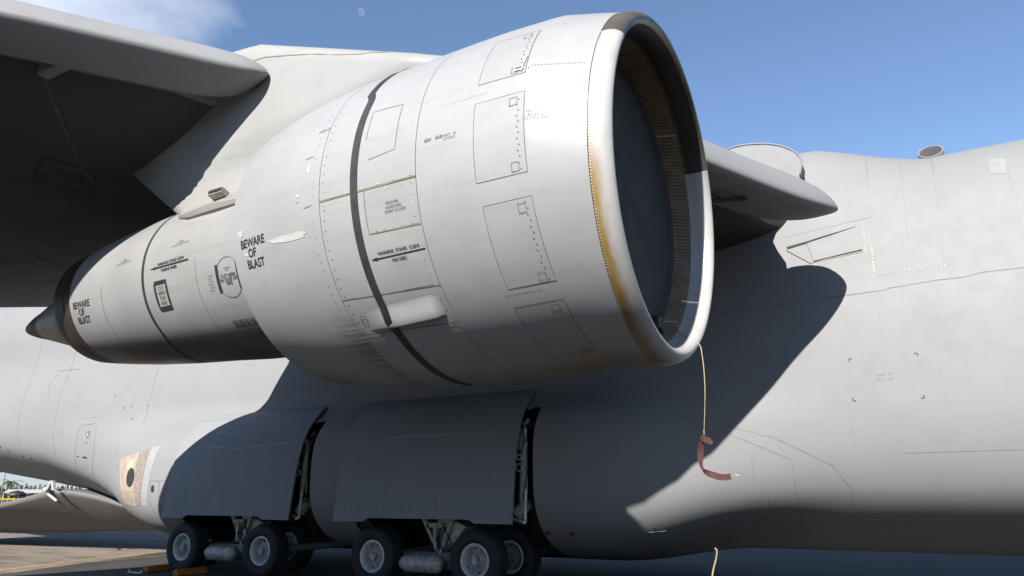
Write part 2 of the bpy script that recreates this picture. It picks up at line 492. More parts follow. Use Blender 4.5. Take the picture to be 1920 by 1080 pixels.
# ---- dark wheel wells behind the gear doors
for (a, b) in WELL:
    bm = bmesh.new()
    y0, y1, z0, z1 = 1.5, 4.15, .55, 3.75
    P = [bm.verts.new((x, YC - y, z)) for x in (a + .02, b - .02) for (y, z) in ((y0, z0), (y0, z1), (3.1, z1), (y1, 3.2))]
    bm.faces.new(P[0:4][::-1]); bm.faces.new(P[4:8])
    for i in range(3): bm.faces.new((P[i], P[i + 1], P[i + 5], P[i + 4]))
    for k in range(7):
        x = a + .3 + (b - a - .6) * k / 6
        bm_box(bm, (x, YC - y0 - .06, 2.2), (.08, .1, 3.0))
    adoptp(bm_obj('wheel_well', bm, plain('wheel well primer', (.06, .06, .057), .7)))

# ---- wing
LE = np.array([(15.2, .75, 6.65), (13.0, -.46, 6.65), (10.85, -1.62, 6.74), (7.9, -3.05, 6.80), (6.1, -4.3, 6.80), (5.2, -6.02, 6.69), (4.9, -6.20, 6.69), (3.0, -7.70, 6.78), (0, -10.42, 6.91), (-6, -15.8, 7.1), (-16, -24.1, 7.3)])[::-1]
TE = np.array([(15.2, -14.6, 7.0), (12.5, -15.0, 6.6), (10.9, -15.6, 6.3), (9.6, -16.6, 6.2), (8.0, -17.7, 5.97), (4, -19.0, 5.3), (0, -20.5, 4.85), (-6, -24, 4.6), (-16, -30, 4.6)])[::-1]
def le(Y): return np.interp(Y, LE[:, 0], LE[:, 1]), np.interp(Y, LE[:, 0], LE[:, 2])
def te(Y): return np.interp(Y, TE[:, 0], TE[:, 1]), np.interp(Y, TE[:, 0], TE[:, 2])
Ys = np.concatenate([np.arange(-16, -6, 1.0), np.arange(-6, 15.3, .4)])
cu = np.concatenate([np.linspace(1, 0, 30) ** 1.6, (np.linspace(0, 1, 30) ** 1.6)[1:]])
V = []
for Y in Ys:
    xl, zl = le(Y); xt, zt = te(Y); xl -= .95 + 1.15 * float(sstep(Y, 12.2, 14.0)) + .30 * math.exp(-((Y - 5.4) / .25) ** 2) - .5 * math.exp(-((Y - 6.9) / .8) ** 2); zl += .10 + .42 * float(sstep(Y, 9.8, 12.6)); c = xl - xt
    for i, q in enumerate(cu):
        tk = 5 * .115 * (.2969 * math.sqrt(q) - .126 * q - .3516 * q * q + .2843 * q ** 3 - .1015 * q ** 4)
        z = zl + (zt - zl) * q + (c * tk * .95 if i < 30 else -c * tk * .75)
        V.append((xl - q * c, Y, z))
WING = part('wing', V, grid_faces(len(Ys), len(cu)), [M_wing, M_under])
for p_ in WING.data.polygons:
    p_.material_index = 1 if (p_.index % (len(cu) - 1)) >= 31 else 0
T_WING = bvh_of(WING)

# ---- leading edge slats
SL = np.array([(.95, .29), (.75, .33), (.55, .325), (.38, .285), (.24, .215), (.13, .13), (.06, .055), (.02, -.005), (.005, -.04), (.008, -.07), (.035, -.10), (.10, -.135), (.22, -.18), (.36, -.225), (.50, -.26), (.60, -.27), (.62, -.24), (.55, -.10), (.62, .08), (.78, .22)])
def slat(name, stations, label, tilt=0.0):
    ct, s_t = math.cos(math.radians(tilt)), math.sin(math.radians(tilt))
    """stations: (Y, dx, dz, scale)"""
    V = []; n = len(SL)
    for Y, dx, dz, sc in stations:
        xl, zl = le(Y)
        for x, z in SL: V.append((xl + dx - (x * ct - z * s_t) * sc, Y, zl + dz + (z * ct + x * s_t) * sc))
    F = grid_faces(len(stations), n, True)
    F.append(tuple(range(n))); F.append(tuple(range((len(stations) - 1) * n, len(stations) * n))[::-1])
    return auto_smooth(part(name, V, F, M_wing, label=label), 40)
st = [(Y, 0, 0, 1.02) for Y in np.concatenate([np.arange(-16, -6, 1.0), np.arange(-6, 4.3, .4)])]
for k in range(0, 15):
    t = math.sin(k / 14 * math.pi / 2); q = math.sqrt(max(0, 1 - t ** 2.2)); st.append((4.62 + .55 * t, -(1 - q) * .22, .05 * (1 - q), .42 + .60 * q))
SLAT_O = slat('slat', st, 'drooped leading edge slat outboard of the engine')
st = [(Y, .0, -.18 - .12 * (Y < 7.4), float(np.interp(Y, [6.1, 7.2, 8.5, 10, 11.4], [.85, 1.0, 1.2, 1.5, 1.5]))) for Y in np.arange(5.5, 11.3, .4)]
for k in range(0, 14):
    t = math.sin(k / 13 * math.pi / 2); q = math.sqrt(max(0, 1 - t ** 2.6)); st.append((11.4 + 1.46 * t, -(1 - q) * .34, -.18 + .14 * t * t, .64 + .86 * q))
SLAT_I = slat('slat', st, 'drooped leading edge slat between engine and fuselage', 14)

# ---- the engine nacelle, a body of revolution about its own axis
E0 = Vector((-1.685, 5.6, 4.476)); AX = Vector((.999, -.042, -.006)).normalized()
e1 = AX.cross(Vector((0, 0, 1))).normalized()
if e1.y > 0: e1 = -e1
e2 = AX.cross(e1); e2 = -e2 if e2.z < 0 else e2
def rp(s, deg, r, dz=0.0):
    a = math.radians(deg); ca, sa = math.cos(a), math.sin(a)
    w_ = 1.0 if s < 0 else max(0.0, 1 - s / .45)           # the inlet face is scarfed and slightly drooped
    s2 = s + w_ * (.08 - .054 * r * ca - .043 * r * sa)
    return E0 - AX * s2 + (e1 * ca + e2 * sa) * r + Vector((0, .055 * w_, dz - .064 * w_))
FK = np.array([0, .08, .15, .41, .91, 1.2, 1.46, 1.8, 2.17, 2.5, 2.8, 3.0, 3.26, 3.5, 3.75]); FR = np.array([1.497, 1.508, 1.516, 1.541, 1.571, 1.578, 1.581, 1.584, 1.585, 1.582, 1.571, 1.555, 1.525, 1.488, 1.445])
def fan_r(s): return float(np.interp(s, FK, FR))
CK = np.array([3.3, 3.6, 5.0, 5.6, 6.33, 7.1, 7.7, 8.0, 8.3]); CR = np.array([1.07, 1.06, 1.035, 1.0, .968, .917, .86, .825, .79])
def core_r(s): return float(np.interp(s, CK, CR))
CDZ = -.03
def rev(name, prof, a0, a1, n, mat, parent=None, dz=0.0, close=None, **kw):
    """surface of revolution from (s, r) pairs; UV = (s, angle/360)"""
    close = abs(a1 - a0) >= 359.9 if close is None else close
    ang = np.linspace(a0, a1, n + 1); V, uv = [], []
    for s, r in prof:
        for a in ang: V.append(rp(s, a, r, dz)); uv.append((s, a / 360))
    return part(name, V, grid_faces(len(prof), n + 1), mat, parent, uv=uv, **kw)
def seg_prof(s0, s1, fn, n=24, lip=.003):
    ss = np.linspace(s0 + .004, s1 - .004, n)
    return [(s0 + .004, fn(s0) - .05), (s0 + .003, fn(s0) - lip * .2)] + [(s, fn(s)) for s in ss[1:-1]] + [(s1 - .003, fn(s1) - lip * .2), (s1 - .004, fn(s1) - .05)]
SEAM1, SEAM2 = 1.41, 2.45
NOSE = rev('nose_cowl', seg_prof(.0, SEAM1, fan_r), -250, 110, 180, M_nac)
FAN = rev('fan_cowl', seg_prof(SEAM1, SEAM2, fan_r), -250, 110, 180, M_nac)
SLEEVE = rev('fan_nozzle', seg_prof(SEAM2, 3.75, fan_r, 28)[:-1] + [(3.752, 1.43), (3.7, 1.41), (3.2, 1.40), (2.7, 1.3), (2.5, 1.1)], -250, 110, 180, M_nac)
for q_ in (NOSE, FAN, SLEEVE): auto_smooth(q_, 22)
rev('cowl_seam', [(SEAM1 - .02, fan_r(SEAM1) - .02), (SEAM1 + .02, fan_r(SEAM1) - .02)], -250, 110, 120, M_line, FAN)
rev('cowl_seam', [(SEAM2 - .02, fan_r(SEAM2) - .015), (SEAM2 + .02, fan_r(SEAM2) - .015)], -250, 110, 120, M_rust, FAN)
# lip: white painted sector, bare brown sector over the top
LIP = [(-.002, 1.494), (-.03, 1.494), (-.07, 1.487), (-.11, 1.470), (-.14, 1.448), (-.155, 1.425), (-.158, 1.408), (-.15, 1.39), (-.125, 1.370), (-.08, 1.352), (-.03, 1.342), (.02, 1.336), (.085, 1.330)]
rev('inlet_lip', LIP, -208.4, 33.2, 150, M_lip, NOSE)
rev('inlet_lip', LIP[:9], 33.4, 151.4, 90, M_brown, NOSE, label='bare brown inlet lip section over the top')
rev('inner_lip', LIP[8:], 33.4, 151.4, 90, M_brownin, NOSE)
INNER = rev('inlet_lining', [(.088, 1.329), (.2, 1.315), (.38, 1.30), (.8, 1.27), (1.3, 1.25)], -250, 110, 180, M_lining)
# holes of the lining, far wall in view
V, F = [], []
for s in np.arange(.105, .42, .031):
    for a in np.arange(60, 272, 1.55):
        r = float(np.interp(s, [.088, .2, .38, .8], [1.329, 1.315, 1.30, 1.27])) - .003
        k = len(V); q = .0052
        for (ds, da) in ((-q, -q), (q, -q), (q, q), (-q, q)): V.append(rp(s + ds, a + math.degrees(da / 1.3), r))
        F.append((k, k + 1, k + 2, k + 3))
part('lining_hole', V, F, M_perf, INNER, smooth=False, kind='stuff')
rev('lining_seam', [(.09, 1.325), (.40, 1.294)], 133.6, 134.2, 1, M_perf, INNER)
# small holes of the white inner lip
V, F = [], []
for s in np.arange(-.03, .075, .026):
    for a in np.arange(-208, -80, 1.3):
        r = float(np.interp(s, [-.03, .02, .085], [1.342, 1.336, 1.330])) - .002
        k = len(V); q = .0035
        for (ds, da) in ((-q, -q), (q, -q), (q, q), (-q, q)): V.append(rp(s + ds, a + math.degrees(da / 1.3), r))
        F.append((k, k + 1, k + 2, k + 3))
part('lip_hole', V, F, M_soft, NOSE, smooth=False, kind='stuff')

# ---- core cowl, nozzle, plug
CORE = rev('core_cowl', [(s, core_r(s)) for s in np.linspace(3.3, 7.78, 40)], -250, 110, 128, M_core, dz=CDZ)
NOZ = rev('exhaust_nozzle', [(7.785, core_r(7.78) - .03), (7.785, core_r(7.78))] + [(s, core_r(s)) for s in np.linspace(7.8, 8.3, 8)] + [(8.305, .775), (8.2, .76), (7.7, .76), (7.3, .6)], -250, 110, 96, M_nozz, dz=CDZ)
rev('nozzle_seam', [(7.96, core_r(7.96) + .002), (7.985, core_r(7.98) + .002)], -250, 110, 96, M_dark, NOZ, dz=CDZ)
PLUG = rev('exhaust_plug', [(7.3, .62), (8.3, .56), (8.8, .49), (9.2, .41), (9.6, .315), (9.9, .245)], -250, 110, 64, M_plugm, dz=-.085)
rev('plug_tip', [(9.905, .243), (10.15, .195), (10.35, .145), (10.52, .095), (10.64, .045), (10.67, .0)], -250, 110, 48, M_tip, PLUG, dz=-.085)
# ---- decorations of bodies of revolution
def hb(s, a):
    """height of the fan cowl blister"""
    u = (s - 1.92) / .45; mid = -47.0 - 1.0 * u; v = (a - mid) / 4.6
    if abs(u) >= 1 or abs(v) >= 1: return -.004
    hv = (1 - v) / 1.62 if v > -.62 else (v + 1) / .38
    hu = min(1, (1 - u) / 1.1, (1 + u) / .22)
    hv = max(0, hv); hu = max(0, hu)
    return .046 * (hv * hv * (3 - 2 * hv)) * (hu * hu * (3 - 2 * hu)) - .001
def strip(name, pts, wd, fn, mat, parent, off=.003, dz=0.0, close=False, bl=False, **kw):
    """ribbon through (s, deg) points on a body of revolution"""
    P = list(pts) + ([pts[0]] if close else []); Q = []
    for (s0, a0), (s1, a1) in zip(P[:-1], P[1:]):
        k = max(1, int(max(abs(a1 - a0) / 2.5, abs(s1 - s0) / .08)))
        for i in range(k): Q.append((s0 + (s1 - s0) * i / k, a0 + (a1 - a0) * i / k))
    Q.append(P[-1]); C3 = [rp(s, a, fn(s) + off + (max(0, hb(s, a)) if bl else 0), dz) for s, a in Q]; V = []
    for i, (s, a) in enumerate(Q):
        t = C3[min(i + 1, len(Q) - 1)] - C3[max(i - 1, 0)]; n = e1 * math.cos(math.radians(a)) + e2 * math.sin(math.radians(a))
        sd = t.cross(n).normalized() * wd / 2
        V += [C3[i] - sd, C3[i] + sd]
    return part(name, V, [(2 * i, 2 * i + 1, 2 * i + 3, 2 * i + 2) for i in range(len(Q) - 1)], mat, parent, **kw)
def panel(name, s0, s1, a0, a1, fn, mat, parent, h=.0015, skew=0.0, dz=0.0, **kw):
    """access panel: a thin slightly proud plate"""
    na = max(2, int(abs(a1 - a0) / 2)); V, uv = [], []
    ang = np.linspace(a0, a1, na + 1)
    for s, hh in ((s0, -.002), (s0, h), (s1, h), (s1, -.002)):
        for a in ang:
            ss = s + skew * (a - (a0 + a1) / 2); V.append(rp(ss, a, fn(ss) + hh, dz)); uv.append((ss, a / 360))
    o = part(name, V, grid_faces(4, na + 1), mat, parent, uv=uv, smooth=False, **kw)
    return auto_smooth(o, 30)
def rivets(name, sas, fn, r, mat, parent, dz=0.0, off=.002):
    V, F = [], []
    for s, a in sas:
        n = e1 * math.cos(math.radians(a)) + e2 * math.sin(math.radians(a)); c = rp(s, a, fn(s) + off, dz); t = AX.cross(n); k = len(V)
        V.append(c + n * r * .4)
        for i in range(6):
            b = i * math.pi / 3; V.append(c + (AX * math.cos(b) + t * math.sin(b)) * r)
        for i in range(6): F.append((k, k + 1 + i, k + 1 + (i + 1) % 6))
    return part(name, V, F, mat, parent, kind='stuff')
def letters(body, s, a, size, fn, mat, parent, sp=1.0, bold=0.0, dz=0.0, slope=0.0, off=.0045, squash=1.0, name='lettering'):
    V2, F = text_mesh(body, size, sp, bold); V = []
    for x, y in V2:
        x *= squash
        y2 = y + slope * x
        ss = s - x; V.append(rp(ss, a + math.degrees(y2 / fn(ss)), fn(ss) + off, dz))
    return part(name, V, F, mat, parent, smooth=False)

# nose cowl access panels with hinge screws
for (s0, s1, a0, a1) in ((.87, .47, 36.6, 15.4), (.87, .45, 8.7, -14.6), (.85, .45, -21.0, -44.8), (.87, .46, -50.9, -74.8)):
    p_ = panel('access_panel', s0, s1, a0, a1, fan_r, M_nac2, NOSE)
    strip('panel_seam', [(s0, a0), (s1, a0), (s1, a1), (s0, a1)], .0055, fan_r, M_line, NOSE, off=.0025, close=True)
    sg = 1 if a1 > a0 else -1
    rivets('panel_screw', [(s1 + .045 + (.012 if k % 2 else 0), a) for k, a in enumerate(np.arange(a1 + 1.2, a0 - 1, 1.65))], fan_r, .006, M_line, NOSE, off=.006)
    for a in (a1 + 2.0, a0 - 2.6):
        strip('latch_outline', [(s1 + .12, a - 1.2), (s1 + .06, a - 1.2), (s1 + .06, a + 1.2), (s1 + .12, a + 1.2)], .006, fan_r, M_soft, NOSE, off=.006, close=True)
# white handle on the top panel
strip('panel_handle', [(.565, 18.2), (.50, 18.2), (.49, 17.0), (.56, 16.9)], .016, fan_r, M_white, NOSE, off=.010, close=True)
strip('panel_handle', [(.505, 16.2), (.48, 22)], .012, fan_r, M_white, NOSE, off=.010)
rivets('rivet_row', [(s, 16.9 + (s < .44) * .9) for s in np.arange(.05, .46, .022)], fan_r, .006, M_soft, NOSE)
rivets('rivet_row', [(s, 11.6) for s in np.arange(.78, 1.2, .028)], fan_r, .005, M_soft, NOSE)
rivets('rivet_row', [(s, -46.6) for s in np.arange(.6, .9, .022)], fan_r, .005, M_soft, NOSE)
rivets('lip_rivet_row', [(-.012 if a > 0 else -.008, a) for a in np.arange(-100, 33, .85)], lambda s: 1.494, .0065, M_gold, NOSE)
rivets('lip_rivet_row', [(s, a) for a in (33.0, 151.0) for s in np.arange(-.13, 0, .016)], lambda s: float(np.interp(-s, [0, .07, .11, .14], [1.494, 1.487, 1.47, 1.448])), .0065, M_gold, NOSE)
rivets('lip_rivet_row', [(.07, a) for a in np.arange(60, 151, 1.1)], lambda s: 1.325, .006, M_perf, NOSE)
# fan cowl: hinge line, handling point panel, blister panel
strip('hinge_line', [(SEAM2, -7.75), (SEAM1, -8.1)], .016, fan_r, M_rust, FAN, off=.004)
GHP = panel('access_panel', 1.94, 1.43, -8.7, -21.2, fan_r, M_nac2, FAN)
strip('panel_seam', [(1.945, -8.6), (1.94, -21.2), (1.42, -21.6)], .010, fan_r, M_rust, FAN, off=.0025)
rng = random.Random(3)
rivets('panel_screw', [(s, -7.3 - 1.9 * (k % 2)) for k, s in enumerate(np.arange(1.46, 2.42, .085))] + [(s, -20.6) for s in np.arange(1.5, 1.92, .09)] + [(1.46, a) for a in np.arange(-19, -9, 3.2)], fan_r, .009, M_gold, FAN, off=.003)
rivets('panel_screw', [(1.465 + rng.uniform(-.004, .004), a) for a in np.arange(-60, 22, 4.1)], fan_r, .007, M_gold, FAN)
rivets('panel_screw', [(2.40 + rng.uniform(-.008, .008), a) for a in np.arange(-62, 26, 3.0)], fan_r, .008, M_rivet, FAN)
panel('access_panel', 1.77, 1.47, -31.2, -39.2, fan_r, M_nac2, FAN, h=.002)
strip('panel_seam', [(1.77, -39.2), (1.48, -39.2)], .006, fan_r, M_soft, FAN, off=.004)
strip('panel_seam', [(1.95, 8), (1.95, 19), (1.62, 18), (1.62, 2), (1.9, 1)], .005, fan_r, M_soft, FAN, off=.004)
strip('panel_seam', [(SEAM2, -39.0), (SEAM1, -39.6)], .008, fan_r, M_soft, FAN)
strip('panel_seam', [(SEAM2, -52.3), (SEAM1, -52.5)], .010, fan_r, M_line, FAN)
V, uv = [], []
us, vs_ = np.linspace(-1.02, 1.02, 46), np.linspace(-1.05, 1.05, 36)
for u in us:
    for v in vs_:
        s = 1.92 + u * .45; a = -47.0 - 1.0 * u + v * 4.6; h = hb(s, a)
        V.append(rp(s, a, fan_r(s) + h)); uv.append((s, a / 360))
BLI = part('cowl_blister', V, grid_faces(len(us), len(vs_)), M_nac, FAN, uv=uv)
strip('vent_ring', [(2.315 + .035 * math.cos(t), -46.6 + 1.4 * math.sin(t)) for t in np.linspace(0, 5.6, 12)], .007, lambda s: fan_r(s) + .004, M_soft, FAN, close=True)
STR = [(2.05, a) for a in np.arange(-96, 26, 2.5)] + [(2.052, 26), (2.075, 28.2), (2.105, 29.6)] + [(2.11, a) for a in np.arange(32, 66, 2.5)]
strip('black_stripe', STR, .078, fan_r, M_black, FAN, off=.006, bl=True)
# seams beyond the fan cowl
rivets('rivet_row', [(2.53 + rng.uniform(-.01, .01), a) for a in np.arange(-60, 28, 2.6) if rng.random() < .75], fan_r, .006, M_rivet, SLEEVE)
for (s, a, l) in ((2.62, 8.5, .10), (2.6, -8.4, .09), (2.72, -6, .03)):
    strip('pencil_mark', [(s + l / 2, a), (s - l / 2, a + .3)], .006, fan_r, M_soft, SLEEVE)
V2, F2 = [], []
def blob(s, a, ls, la, tag, parent=SLEEVE, fn=fan_r, mat=M_white):
    V = [rp(s, a, fn(s) + .003)]
    for i in range(40):
        t = i * 2 * math.pi / 40; k = 1 + .10 * math.sin(3 * t + 1) + .07 * math.sin(7 * t)
        ss = s + ls * k * math.copysign(abs(math.cos(t)) ** .7, math.cos(t)); aa = a + la * k * math.copysign(abs(math.sin(t)) ** .8, math.sin(t)) - ls * .0
        V.append(rp(ss, aa - (ss - s) * -1.2, fn(ss) + .003))
    part('paint_patch', V, [(0, 1 + i, 1 + (i + 1) % 40) for i in range(40)], mat, parent)
blob(2.88, -16.0, .25, 1.15, '')
blob(3.60, -9.6, .045, 1.3, ''); blob(3.52, -17.6, .05, .7, ''); blob(2.72, -3.6, .02, .5, ''); blob(2.60, 4.5, .02, 1.5, '')
# lettering on the nacelle
letters('BEWARE', 3.41, -13.9, .112, fan_r, M_ink, SLEEVE, .95, .0015, squash=.95)
letters('OF', 3.43, -17.6, .112, fan_r, M_ink, SLEEVE, .95, .0015, squash=.95)
letters('BLAST', 3.40, -21.5, .112, fan_r, M_ink, SLEEVE, .95, .0015, squash=.95)
letters('WARNING  STAND  CLEAR', 1.69, -27.25, .038, fan_r, M_ink, FAN, 1.05, .0008, squash=.88)
letters('FAN DISC', 1.70, -29.9, .038, fan_r, M_ink, FAN, 1.0, .0008, squash=.9)
strip('arrow_mark', [(1.93, -28.6), (1.43, -28.45)], .009, fan_r, M_ink, FAN, off=.0045)
def tri(pts, fn, mat, parent, off=.0047, dz=0.0, name='arrow_mark'):
    part(name, [rp(s, a, fn(s) + off, dz) for s, a in pts], [tuple(range(len(pts)))], mat, parent, smooth=False)
tri([(1.985, -28.62), (1.915, -28.1), (1.915, -29.1)], fan_r, M_ink, FAN)
for i, t in enumerate(('GROUND', 'HANDLING', 'POINT ACCESS')):
    letters(t, 1.66 - i * .012, -13.6 - i * 1.25, .030, fan_r, M_ink, GHP, 1.05, 0, off=.009)
letters('024   868', 1.24, 1.5, .040, fan_r, M_faint, NOSE, 1.1, .001)
for (s, a, rows) in ((1.09, 1.4, ('VENT  HI', 'ACCESS')), (.36, 2.2, ('HOIST  PT', 'RELEASE', 'ACCESS  PIN'))):
    for i, t in enumerate(rows): letters(t, s, a - i * 1.05, .030, fan_r, M_faint, NOSE, 1.1)
letters('HOLD', 2.52, 18.5, .05, fan_r, M_faint, SLEEVE, 1.1)
# core cowl
for s_, wd in ((5.94, .045),):
    strip('black_stripe', [(s_ + (.0 if a > -50 else .004 * (-50 - a) * .8), a) for a in np.arange(-92, 62, 3)], wd, core_r, M_black, CORE, dz=CDZ, off=.004)
rows = [('BEWARE', -16.3, 7.45), ('OF', -22.6, 7.47), ('BLAST', -29.3, 7.46)]
for t, a, s in rows: letters(t, s, a, .125, core_r, M_ink, CORE, .95, .0015, dz=CDZ, squash=1.0)
letters('WARNING STAND CLEAR', 5.37, -3.45, .048, core_r, M_ink, CORE, 1.0, .001, dz=CDZ, squash=.95)
letters('TURBINE WHEEL', 5.40, -7.95, .048, core_r, M_ink, CORE, 1.0, .001, dz=CDZ, squash=.9)
strip('arrow_mark', [(5.68, -5.3), (5.02, -5.7)], .020, core_r, M_ink, CORE, dz=CDZ, off=.0045)
tri([(5.79, -5.2), (5.67, -4.2), (5.67, -6.3)], core_r, M_ink, CORE, dz=CDZ)
strip('cut_here_frame', [(5.71, -15.5), (5.48, -15.5), (5.48, -32.4), (5.71, -32.6)], .034, core_r, M_ink, CORE, dz=CDZ, close=True, off=.0045)
strip('cut_here_frame', [(5.71, -15.2), (5.47, -15.2)], .045, core_r, M_ink, CORE, dz=CDZ, off=.005)
strip('cut_here_frame', [(5.71, -32.6), (5.47, -32.4)], .055, core_r, M_ink, CORE, dz=CDZ, off=.005)
for i, t in enumerate(('CUT', 'HERE', 'FOR', 'FIRE')): letters(t, 5.595, -18.9 - i * 3.35, .060, core_r, M_ink, CORE, 1.25, 0, dz=CDZ, squash=.8)
ov = [(4.375 + .185 * math.cos(t), -22.0 + 11.8 * math.copysign(abs(math.sin(t)) ** .8, math.sin(t))) for t in np.linspace(0, 2 * math.pi, 40)[:-1]]
strip('oval_panel_seam', ov, .008, core_r, M_line, CORE, dz=CDZ, close=True, off=.004)
strip('cut_here_bar', [(4.545, -13.5), (4.545, -30.0)], .044, core_r, M_ink, CORE, dz=CDZ, off=.005)
strip('cut_here_bar', [(4.21, -13.5), (4.21, -29.6)], .046, core_r, M_ink, CORE, dz=CDZ, off=.005)
for i, t in enumerate(('CUT HERE', 'IN CASE OF', 'FIRE')): letters(t, 4.375, -20.9 - i * 2.3, .050, core_r, M_ink, CORE, 1.05, .0006, dz=CDZ, squash=1.0)
for i, t in enumerate(('REMOVE', 'PIN')): letters(t, 4.375, -16.6 - i * 1.3, .025, core_r, M_ink, CORE, 1.05, 0, dz=CDZ)
for (s, a) in ((5.22, 8.6), (6.41, 8.6)):
    for i, t in enumerate(('FIRE', 'ACCESS', 'DRAIN LINE PORT')): letters(t, s, a - i * 1.2, .038, core_r, M_faint, CORE, 1.1, 0, dz=CDZ)
for i in range(3): letters('NO STEP ON COWL LATCH', 4.33, -49 - i * 1.9, .045, core_r, M_ink, CORE, 1.0, .001, dz=CDZ)
for i in range(6): letters('DRAIN', 4.66 + .015 * (i % 2), -19.0 - i * 1.7, .026, core_r, M_faint, CORE, 1.0, 0, dz=CDZ)
for s in (6.9, 4.9):
    strip('panel_seam', [(s, a) for a in np.arange(-70, -5, 4)], .008, core_r, M_soft, CORE, dz=CDZ)

# ---- pylon
xsP = np.concatenate([np.linspace(-3.05, -5.0, 18), np.linspace(-5.2, -9.6, 18)])
V = []; nz = 22
for X in xsP:
    s = -(X - E0.x)
    top = float(np.interp(-X, [3.05, 4.0, 5.0, 6.5, 8, 13.4], [6.06, 6.40, 6.78, 7.36, 7.6, 7.3]))
    bot = E0.z + (1.05 if s < 2.2 else float(np.interp(s, [2.2, 3.6, 4.2, 5.5, 6.3, 7.9], [1.05, .75, .45, .50, .95, 2.1])))
    ta = float(np.interp(-X, [3.05, 3.25, 3.6, 4.2, 6.6, 11.0, 13.4], [.10, .45, .72, .92, 1.0, .3, .2]))
    yc = E0.y
    ring = []
    for k in range(nz):
        t = k / (nz - 1); z = bot + (top - bot) * t
        wd = .33 + .09 * float(sstep(z, 5.50 + .16 * max(0, 5.6 - s), 5.80 + .16 * max(0, 5.6 - s))) + .52 * math.exp(-max(0, z - 4.95) / .26)
        rnd = min(1, math.sqrt(max(0, (top - z) / .22) * (2 - min(1, (top - z) / .22)))) if z > top - .22 else 1
        ring.append((wd * ta * max(rnd, .02), z))
    V += [(X, yc - wv, z) for wv, z in ring] + [(X, yc + wv, z) for wv, z in ring[::-1]]
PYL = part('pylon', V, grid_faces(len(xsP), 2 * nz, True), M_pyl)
T_PYL = bvh_of(PYL)
bm = bmesh.new(); bm_box(bm, rp(4.93, 40, 1.07), (.22, .10, .07), Matrix.Rotation(-.35, 3, 'X')); adoptp(bm_obj('drain_vent', bm, M_hub), PYL)
bm = bmesh.new(); bm_box(bm, rp(4.93, 40, 1.07) + Vector((0, -.045, .02)), (.20, .03, .04), Matrix.Rotation(-.35, 3, 'X')); adoptp(bm_obj('vent_slot', bm, M_dark), PYL)

# ---- gear doors: curved sheets hinged at the pod shoulder, hanging outboard of the wheels
DP = spline([(3.50, 4.14), (3.78, 3.98), (4.12, 3.63), (4.36, 3.21), (4.53, 2.61), (4.62, 1.99), (4.70, 1.33)], 6)
def gear_door(x0, x1, label):
    V, F = [], []
    n = 33; xx = np.linspace(x0, x1, n); L = x1 - x0
    m_ = len(DP)
    for x in xx:
        q = (x - x0) / L
        cut = .075 if .21 < q < .79 else 0.0
        for side in (0, 1):
            for j, (y, z) in enumerate(DP):
                zz = max(z, 1.33 + cut) if j >= m_ - 2 else z
                V.append((x, YC - y + (.045 if side else 0), zz))
    for i in range(n - 1):
        b0, b1 = i * 2 * m_, (i + 1) * 2 * m_
        for j in range(m_ - 1):
            F.append((b0 + j, b0 + j + 1, b1 + j + 1, b1 + j)); F.append((b0 + m_ + j, b1 + m_ + j, b1 + m_ + j + 1, b0 + m_ + j + 1))
        F.append((b0 + m_ - 1, b0 + 2 * m_ - 1, b1 + 2 * m_ - 1, b1 + m_ - 1)); F.append((b0, b1, b1 + m_, b0 + m_))
    for b0 in (0, (n - 1) * 2 * m_):
        for j in range(m_ - 1): F.append((b0 + j, b0 + m_ + j, b0 + m_ + j + 1, b0 + j + 1))
    return auto_smooth(part('gear_door', V, F, M_door, label=label), 40)
D1 = gear_door(-18.0, -13.35, 'rear main gear door, scuffed and half in sunlight')
D2 = gear_door(-11.95, -7.31, 'front main gear door, dark in the wing shadow')

M_scuff = plain('scuffed primer line', (.22, .223, .226), .6, 0, .15, 20); M_rub = plain('rubbed paint', (.20, .20, .203), .6, 0, .3, 14); M_drv = plain('door fastener', (.11, .11, .11), .5)
for D_, x0, x1 in ((D1, -18.0, -13.35), (D2, -11.95, -7.31)):
    T_D = bvh_of(D_)
    def dp(x, q): y, z = DP[int(q * (len(DP) - 1))]; return (x, YC - y - .2, z)
    for q in ((.36, .52) if D_ is D1 else (.5,)): adoptp(ribbon('scuff_line', T_D, [dp(x0 + 1.2, q), dp((x0 + x1) / 2, q + .01), dp(x1 - .5, q)], .03, M_scuff, None, off=.002), D_)
    if D_ is D1:
        for fx in (.30, .55, .74): adoptp(ribbon('scuff_line', T_D, [dp(x0 + fx * 4.65, .34), dp(x0 + fx * 4.65 - .04, .72)], .025, M_scuff, None, off=.002), D_)
    rs_ = random.Random(int(-x0))
    for k in range(16):
        fx = rs_.uniform(.03, .62); q0 = rs_.uniform(.80, .88)
        adoptp(ribbon('rub_mark', T_D, [dp(x0 + fx * 4.65, q0), dp(x0 + fx * 4.65, rs_.uniform(.93, .99))], rs_.uniform(.012, .03), M_rub if k % 2 else M_drv, None, off=.002), D_)
    for x in (x0 + .05, x1 - .05): adoptp(dots_on('door_fastener', T_D, [dp(x, q) for q in np.linspace(.2, .98, 26)], .010, M_drv, None, off=.001), D_)
    adoptp(ribbon('door_seam', T_D, [dp(x0 + .02, .14), dp(x1 - .02, .14)], .016, M_drv, None, off=.002), D_)
